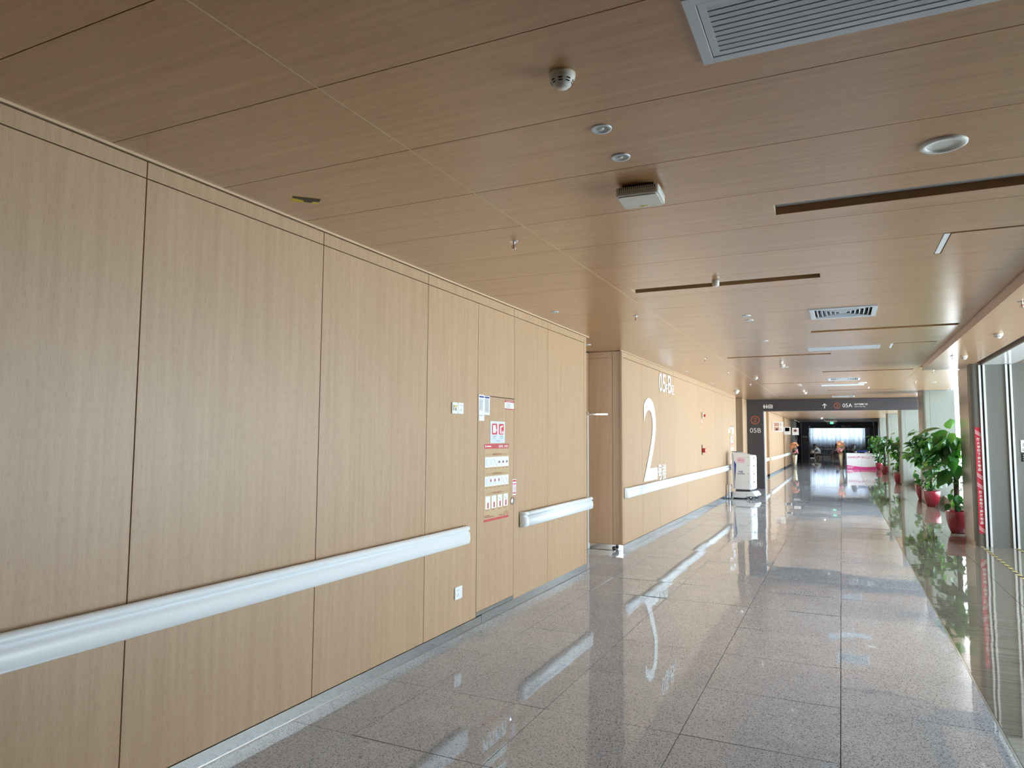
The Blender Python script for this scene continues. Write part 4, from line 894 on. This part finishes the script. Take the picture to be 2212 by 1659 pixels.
def plant(loc, seed, label, n_big, n_small, big, small, height, lean=(0, 0), parts=True, spread=.3, extra=()):
    rnd = random.Random(seed); t = thing('potted_plant', label, 'plant', loc, group='climbing plants in red pots')
    MB().lathe(POT, 36, cap=False).build('pot', 'pot_red', t); MB().lathe([(0, .335), (.168, .34), (.168, .30)], 24, cap=False).build('soil', 'soil', t)
    MB().lathe([(.04, .33), (.042, .8), (.036, height-.75), (.030, height-.55), (0, height-.54)], 14, cap=False).build('moss_pole', 'moss_pole', t)
    stems = MB(); joined = {}
    def put(p, d, ln, roll, key):
        d = d.normalized(); up = Vector((0, 0, 1)); side = up.cross(d)
        side = side.normalized() if side.length > .05 else Vector((1, 0, 0)); nr = d.cross(side)
        side2 = side*math.cos(roll)+nr*math.sin(roll); nr2 = d.cross(side2)
        mx = Matrix(((d.x, side2.x, nr2.x, p.x), (d.y, side2.y, nr2.y, p.y), (d.z, side2.z, nr2.z, p.z), (0, 0, 0, 1))) @ Matrix.Diagonal((ln, ln, ln, 1))
        if parts:
            o = bpy.data.objects.new('leaf', LEAF[key]); COL.objects.link(o); o.parent = t; o.matrix_local = mx
        else:
            me = LEAF[key]; mbx = joined.setdefault(key[0], MB()); mbx.add([mx @ v.co for v in me.vertices], [tuple(q.vertices) for q in me.polygons], True)
    def one(z, a, ln, out, key, droop):
        c = Vector((lean[0]*z/height, lean[1]*z/height, z)); o0 = Vector((math.cos(a), math.sin(a), 0))
        p0 = c+o0*.04; p1 = c+o0*out+Vector((0, 0, out*.45)); stems.tube([p0, (p0+p1)/2+Vector((0, 0, .02)), p1], .005, 5, .003)
        put(p1, o0+Vector((rnd.uniform(-.4, .4), rnd.uniform(-.4, .4), droop)), ln, rnd.uniform(-.7, .7), key)
    for k in range(n_big):
        f = k/max(1, n_big-1); z = .95+(height-1.30)*f**.9+rnd.uniform(-.05, .05)
        a = rnd.uniform(0, 2*PI) if rnd.random() < .45 else rnd.uniform(PI*.75, PI*1.7)
        key = (rnd.choices(('leaf_dark', 'leaf_mid', 'leaf_light'), (5, 4, 1.1 if f < .7 else 2))[0], rnd.randrange(3))
        one(z, a, big*rnd.uniform(.7, 1.05), spread*rnd.uniform(.25, 1.0), key, rnd.choice((rnd.uniform(-2.2, -.7), rnd.uniform(-.8, .1)))+(.4 if f > .93 else 0))
    for k in range(n_small):
        z = .38+(height-.9)*rnd.random(); a = rnd.uniform(0, 2*PI)
        key = (rnd.choices(('leaf_dark', 'leaf_mid', 'leaf_light'), (4, 4, 1.5))[0], rnd.randrange(3))
        one(z, a, small*rnd.uniform(.7, 1.15), spread*rnd.uniform(.15, .55), key, rnd.uniform(-2, .1))
    for (z, a, ln, out, m_, dr) in extra: one(z, a, ln, out, (m_, 0), dr)
    stuff(stems.build('stems', 'stem_green', t))
    for m_, mbx in joined.items(): stuff(mbx.build('foliage', m_, t))
    return t
plant((1.80, 14.42, 0), 3, 'largest broad-leaved climber in a red pot beside the steel pier edge', 44, 44, .30, .17, 2.02, spread=.30,
      extra=((1.72, PI*1.02, .40, .22, 'leaf_dark', -.25), (1.55, PI*1.1, .34, .2, 'leaf_light', -.5), (1.32, PI*1.05, .38, .2, 'leaf_dark', -.3), (1.78, PI*1.3, .30, .1, 'leaf_light', .9), (1.0, PI*1.25, .36, .16, 'leaf_dark', -1.2), (1.45, PI*1.35, .36, .16, 'leaf_dark', -1.5), (1.6, PI*1.45, .34, .15, 'leaf_mid', -1.3), (1.28, PI*1.4, .34, .15, 'leaf_mid', -1.6), (1.12, PI*1.5, .30, .14, 'leaf_dark', -1.8), (1.7, PI*1.2, .36, .18, 'leaf_mid', -1.0), (1.38, PI*1.15, .38, .2, 'leaf_dark', -1.3)))
plant((1.955, 19.8, 0), 11, 'dense climber in a red pot in front of the first window bay pier', 150, 148, .23, .13, 2.06, lean=(-.05, 0), spread=.36)
plant((1.985, 22.16, 0), 17, 'climber in a red pot half hidden behind the densest plant', 34, 30, .24, .15, 1.75, lean=(-.1, 0), spread=.32)
plant((1.90, 29.72, 0), 23, 'climber in a red pot against the second window pier', 56, 54, .26, .16, 2.0, spread=.34)
plant((1.825, 37.38, 0), 31, 'small looking climber in a red pot by the third pier', 66, 80, .24, .15, 1.98, parts=False, spread=.36)
plant((1.80, 42.22, 0), 37, 'climber in a red pot right next to the reception counter', 76, 80, .26, .16, 2.0, lean=(-.06, 0), parts=False, spread=.42)

# ------------------------------------------------------------------ reception counter, planters
dk = thing('reception_desk', 'white reception counter with pink wave and magenta Chinese lettering', 'desk', (0, 42.5, 0))
box('desk_body', 'slate', .165, .02, 0, 1.74, .62, .82, dk); box('counter_top', 'navy', .16, .0, .82, 1.76, .7, .87, dk)
box('front_panel', 'desk_white', .232, -.012, .0, .955, .02, .872, dk); box('front_panel', 'desk_white', .958, -.012, 0, 1.70, .02, .872, dk); box('side_panel', 'charcoal', .165, -.004, 0, .23, .02, .872, dk)
wave = [(0, .02), (1.468, .02)]+[(1.468*(1-k/12), .125+.10*abs((1-k/12)-.62)**1.5*1.9) for k in range(13)]
poly('pink_wave', 'pink', wave, (.232, -.012, 0), X3, dk, lift=.001); decal('wave_caption', 'white_print', (.25, -.0135, .06), X3, .26, .03, dk); decal('wave_caption', 'pink_pale', (.25, -.0135, .12), X3, .34, .03, dk); decal('base_line', 'magenta_print', (.232, -.0125, 0), X3, 1.468, .02, dk)
text('VIP妇产中心门诊', 'lettering', 'magenta_print', dk, (.258, -.0135, .575), X3, 1.58*.92, .135, off=.008); decal('small_mark', 'grey_text', (1.47, -.013, .82), X3, .15, .018, dk)
text('— — —', 'small_text', 'pink_pale', dk, (.75, -.0132, .41), X3, .5, .012)
for x, lb in ((.68, 'small plant in a beige pot at the middle of the counter'), (1.32, 'small plant in a beige pot at the right of the counter')):
    t = thing('desk_plant', lb, 'plant', (x, 42.62, .87), group='small plants on the counter'); MB().lathe([(0, 0), (.045, 0), (.052, .12), (.048, .12), (.045, .1), (0, .1)], 16, cap=False).build('pot', 'stone_curb', t)
    rnd = random.Random(int(x*100)); mb = MB(); me = LEAF[('leaf_mid', 0)]
    for k in range(26):
        a = rnd.uniform(0, 6.28); e = rnd.uniform(.2, 1.3); q = Matrix.Translation((0, 0, .11)) @ Euler((0, -e, a)).to_matrix().to_4x4() @ Matrix.Diagonal((.13, .13, .13, 1)); mb.add([q @ Vector((v.co.x+.2, v.co.y, v.co.z)) for v in me.vertices], [tuple(p.vertices) for p in me.polygons], True)
    stuff(mb.build('foliage', 'leaf_dark', t))
mo = thing('desk_monitor', 'dark monitor back standing on the counter between the small plants', 'monitor', (1.0, 42.85, .87)); box('screen_back', 'navy', -.24, 0, .04, .24, .03, .16, mo); box('monitor_foot', 'black', -.1, -.05, 0, .1, .09, .04, mo); box('paper_tray', 'paper', .15, -.08, .0, .3, .0, .05, mo)
def flower(par, p, d, r_, m_):
    mb = MB(); d = Vector(d).normalized(); a1 = d.orthogonal().normalized(); a2 = d.cross(a1)
    for k in range(5):
        t = 2*PI*k/5; e = a1*math.cos(t)+a2*math.sin(t); f = d.cross(e); P = Vector(p)
        vs = [P, P+e*r_*.5+f*r_*.34+d*.02, P+e*r_+d*.005, P+e*r_*.5-f*r_*.34+d*.02]; mb.add(vs, [(0, 1, 2, 3)], True)
    mb.lathe([(0, -.01), (.018, 0), (0, .015)], 8, (p[0]+d.x*.02, p[1]+d.y*.02, p[2]+d.z*.02), cap=False)
    return mb.build('blossom', m_, par)
def planter(x, y, h, rt, rbm, seed, label):
    t = thing('gold_planter', label, 'planter', (x, y, 0), group='tall gold planters with orange orchids'); rnd = random.Random(seed)
    MB().lathe([(0, 0), (rbm, 0), (rbm*1.08, .3*h), (rt*.93, .75*h), (rt, h), (rt-.015, h), (rt-.03, h-.06)], 28, cap=False).build('vase', 'gold', t); MB().lathe([(0, h-.05), (rt-.02, h-.045)], 20, cap=False).build('soil', 'soil', t)
    mb = MB(); me = LEAF[('leaf_dark', 2)]
    for k in range(34):
        a = rnd.uniform(0, 6.28); e = rnd.uniform(-.1, 1.2); s = rnd.uniform(.16, .30); q = Matrix.Translation((0, 0, h)) @ Euler((0, -e, a)).to_matrix().to_4x4() @ Matrix.Diagonal((s, s, s, 1)); mb.add([q @ Vector((v.co.x+.15, v.co.y, v.co.z)) for v in me.vertices], [tuple(p.vertices) for p in me.polygons], True)
    stuff(mb.build('foliage', 'leaf_dark', t)); sm = MB()
    for k in range(46):
        up = k < 28; a = rnd.uniform(0, 6.28); rr = rnd.uniform(.02, .22)
        p = Vector((rr*math.cos(a)-(.06 if up else 0), rr*math.sin(a)-.06, h+(rnd.uniform(.28, .62) if up else rnd.uniform(.02, .24)))); sm.tube([(0, 0, h-.05), (p.x*.5, p.y*.5, (h+p.z)/2), tuple(p)], .005, 5)
        flower(t, p, (rnd.uniform(-.6, .6), -1, rnd.uniform(-.1, .5)), rnd.uniform(.06, .085) if up else rnd.uniform(.05, .07), 'petal_orange' if up else rnd.choice(('petal_pink', 'petal_red', 'petal_pink')))
    stuff(sm.build('stems', 'stem_green', t)); return t
planter(-.015, 43.0, .87, .155, .075, 5, 'tall gold planter with orange orchids at the left end of the counter')
planter(-2.43, 43.0, .79, .14, .07, 9, 'tall gold planter with orange orchids against the left wall')

# ------------------------------------------------------------------ waiting area
cu_n = 340; vs = []; fs = []
for i in range(cu_n+1):
    x = -2.75+4.75*i/cu_n; ph = i*.62+1.3*math.sin(i*.071)+.9*math.sin(i*.23)
    for z, am in ((2.80, .085), (1.5, .10), (.12, .11)): vs.append((x+.02*math.cos(ph), 71.6+am*math.sin(ph), z))
for i in range(cu_n):
    for q in range(2): k = i*3+q; fs.append((k, k+3, k+4, k+1))
ct = thing('curtain', 'pale grey pleated curtain glowing across the far window', 'curtain', (0, 0, 0)); MB().add(vs, fs, True).build('curtain_cloth', 'curtain_cloth', ct); box('curtain_track', 'alu', -2.8, 71.55, 2.80, 2.05, 71.65, ZF, ct)
rl = thing('railing', 'glass railing with dark rails in front of the curtain', 'railing', (0, 68, 0))
box('top_rail', 'steel_dark', -2.3, -.03, .98, 1.75, .03, 1.03, rl); box('mid_rail', 'alu_panel', -2.3, -.01, .73, 1.75, .01, .80, rl); box('base_kerb', 'stone_curb', -2.3, -.1, 0, 1.75, .1, .17, rl); box('bottom_rail', 'alu_panel', -2.3, -.02, .27, 1.75, .02, .31, rl)
for k in range(6): box('rail_post', 'dark_grey', -2.3+k*.81-.02, -.02, .17, -2.3+k*.81+.02, .02, 1.0, rl)
for k in range(5): box('glass_panel', 'glass', -2.28+k*.81+.03, -.005, .32, -2.28+(k+1)*.81-.07, .005, .72, rl)
def skin(name, nodes, edges, m_, par=None, sub=2):
    me = bpy.data.meshes.new(name); me.from_pydata([n[:3] for n in nodes], edges, []); o = bpy.data.objects.new(name, me); COL.objects.link(o)
    if par: o.parent = par
    sk_ = o.modifiers.new('skin', 'SKIN'); ss = o.modifiers.new('sub', 'SUBSURF'); ss.levels = ss.render_levels = sub
    sv = me.skin_vertices[0].data if me.skin_vertices else None
    if sv is None:
        bmx = bmesh.new(); bmx.from_mesh(me); bmx.verts.layers.skin.verify(); bmx.to_mesh(me); bmx.free(); sv = me.skin_vertices[0].data
    for i, n in enumerate(nodes): r_ = n[3]; sv[i].radius = (r_, r_ if len(n) < 5 else n[4]); sv[i].use_root = i == 0
    dg = bpy.context.evaluated_depsgraph_get(); m2 = bpy.data.meshes.new_from_object(o.evaluated_get(dg)); o.modifiers.clear(); o.data = m2; m2.materials.append(M[m_])
    for p in m2.polygons: p.use_smooth = True
    return o
def person(name_label, loc, rz, hip, chest, neck, head, sh, el, wr, kn, an, ft, top, bottom, hair_long=False, group=None):
    t = thing('person', name_label, 'person', loc, rz); V = Vector; hip, chest, neck, head = map(V, (hip, chest, neck, head))
    nd = [(*hip, .12), (*(hip+(chest-hip)*.5), .115), (*chest, .125), (*neck, .05), (*(neck+(head-neck)*.5), .055), (*head, .095), (*(head+(head-neck).normalized()*.07), .08)]; ed = [(0, 1), (1, 2), (2, 3), (3, 4), (4, 5), (5, 6)]
    tn = [(*hip, .15), (*(hip+(chest-hip)*.5), .145), (*chest, .15), (*(chest+(neck-chest)*.75), .075)]; te = [(0, 1), (1, 2), (2, 3)]
    bn = [(*(hip+(chest-hip)*.15), .145), (*hip, .15)]; be = [(0, 1)]
    for i in range(2):
        k = len(nd); s_, e_, w_ = V(sh[i]), V(el[i]), V(wr[i]); d = (w_-e_).normalized()
        nd += [(*s_, .055), (*e_, .042), (*w_, .03), (*(w_+d*.08), .036), (*(w_+d*.16), .014)]; ed += [(2, k), (k, k+1), (k+1, k+2), (k+2, k+3), (k+3, k+4)]
        k = len(tn); tn += [(*s_, .075), (*(s_+(e_-s_)*.75), .065)]; te += [(2, k), (k, k+1)]
        k = len(nd); kk, a_, f_ = V(kn[i]), V(an[i]), V(ft[i]); h_ = hip+V((0, (-.09, .09)[i], -.02))
        nd += [(*h_, .085), (*kk, .058), (*a_, .038), (*f_, .036)]; ed += [(0, k), (k, k+1), (k+1, k+2), (k+2, k+3)]
        k = len(bn); bn += [(*h_, .105), (*(h_+(kk-h_)*.6), .088), (*(h_+(kk-h_)*.98), .078)]; be += [(1, k), (k, k+1), (k+1, k+2)]
    body = skin('body', nd, ed, 'skin', t); skin('shirt', tn, te, top, t); skin('trousers', bn, be, bottom, t)
    fwd = V((1, 0, 0)); up = (head-neck).normalized(); f = (fwd-up*fwd.dot(up)).normalized(); sd_ = up.cross(f)
    hc = head+up*.03-f*.022; q = Matrix((( f.x, sd_.x, up.x, hc.x), (f.y, sd_.y, up.y, hc.y), (f.z, sd_.z, up.z, hc.z), (0, 0, 0, 1)))
    hm = MB().lathe([(.118*math.sin(R(10*k)), .118*math.cos(R(10*k))) for k in range(0, 11)]+([(.115, -.12), (.10, -.28), (.0, -.29)] if hair_long else [(.10, -.05)]), 20, cap=False)
    hm.v = [tuple(q @ V((a*1.05, c*.9, e))) for a, c, e in hm.v]; hm.build('hair', 'hair', t)
    for s in (-1, 1):
        pe = head+f*.088+sd_*s*.032+up*.02; MB().lathe([(0, -.010), (.010, 0), (0, .010)], 8, tuple(pe), cap=False).build('eye', 'hair', t)
    return t
person('person in white shirt seated on a dark bench, bent forward', (-1.70, 65.5, 0), PI, (0, 0, .52), (.22, 0, .86), (.30, 0, .98), (.40, 0, 1.07), [(.24, -.19, .88), (.24, .19, .88)], [(.42, -.2, .66), (.44, .2, .66)], [(.62, -.12, .62), (.64, .12, .62)], [(.36, -.13, .42), (.42, .12, .46)], [(.0, -.16, .08), (.40, .13, .08)], [(.1, -.16, .03), (.53, .13, .03)], 'shirt_white', 'trousers_cream')
bn_ = thing('bench', 'dark bench under the person in white', 'bench', (-1.68, 65.5, 0)); box('bench_seat', 'seat_brown', -.18, -.3, .33, .2, .3, .40, bn_)
for a in (-.15, .14):
    for c in (-.26, .22): box('leg', 'black', a, c, 0, a+.04, c+.04, .33, bn_)
tb = thing('side_table', 'low wooden table with white things left of the seated person', 'table', (-2.30, 65.5, 0)); box('table_top', 'kraft', -.17, -.3, .42, .16, .3, .47, tb); box('foot_bar', 'white', -.17, -.28, .0, .16, -.24, .05, tb)
for a in (-.16, .11):
    for c in (-.27, .22): box('leg', 'black', a, c, .0, a+.04, c+.05, .42, tb)
bgx = thing('white_bag', 'crumpled white bag lying on the low wooden table', 'bag', (-2.28, 65.5, .47)); MB().lathe([(0, 0), (.13, 0), (.15, .08), (.12, .18), (.08, .24), (.03, .27), (0, .26)], 12, cap=False).build('bag_body', 'shirt_white', bgx); MB().tube([(-.05, 0, .2), (-.03, 0, .34), (.04, 0, .34), (.06, 0, .2)], .008, 6).build('bag_handle', 'shirt_white', bgx)
person('person in pale pink top seated beside the orchid planter', (-.30, 65.5, 0), PI, (0, 0, .52), (.04, 0, .88), (.05, 0, 1.0), (.09, 0, 1.12), [(.04, -.18, .92), (.04, .18, .92)], [(.18, -.2, .68), (.18, .2, .68)], [(.38, -.1, .62), (.38, .1, .62)], [(.42, -.1, .5), (.42, .1, .5)], [(.42, -.1, .08), (.42, .1, .08)], [(.55, -.1, .03), (.55, .1, .03)], 'top_pink', 'cloth_black', True)
sf = thing('armchair', 'brown armchair under the person in pink', 'chair', (-.24, 65.5, 0)); box('seat', 'seat_brown', -.26, -.32, .05, .28, .32, .40, sf, bevel=.02); box('backrest', 'seat_brown', .16, -.32, .40, .28, .32, .78, sf, bevel=.02)
for a in (-.24, .2):
    for c in (-.3, .24): box('leg', 'black', a, c, 0, a+.05, c+.05, .05, sf)
lt = thing('black_table', 'small black table left of the brown armchair', 'table', (-.68, 65.3, 0)); box('table_top', 'black', -.17, -.2, .34, .16, .2, .40, lt); 
for a in (-.16, .12):
    for c in (-.19, .15): box('leg', 'black', a, c, 0, a+.04, c+.04, .34, lt)
person('person with black hair in dark clothes behind the counter', (.42, 43.75, 0), 0, (0, 0, .58), (.12, 0, .98), (.17, 0, 1.10), (.20, 0, 1.19), [(.12, -.19, 1.0), (.12, .19, 1.0)], [(.26, -.2, .84), (.26, .2, .84)], [(.36, -.25, .92), (.36, -.05, .92)], [(.42, -.1, .52), (.42, .1, .52)], [(.42, -.1, .08), (.42, .1, .08)], [(.55, -.1, .03), (.55, .1, .03)], 'cloth_black', 'cloth_black', True)
oc = thing('office_chair', 'black office chair behind the counter', 'chair', (.40, 43.75, 0)); MB().cbox(-.23, -.23, .38, .23, .23, .45, .05, 2).build('seat', 'cloth_black', oc); box('backrest', 'cloth_black', -.27, -.2, .5, -.22, .2, .95, oc, bevel=.02); MB().lathe([(.03, .05), (.03, .38)], 10).build('gas_lift', 'black', oc)
for k in range(5): a = 2*PI*k/5; MB().tube([(0, 0, .06), (.26*math.cos(a), .26*math.sin(a), .03)], .02, 6).build('leg', 'black', oc)
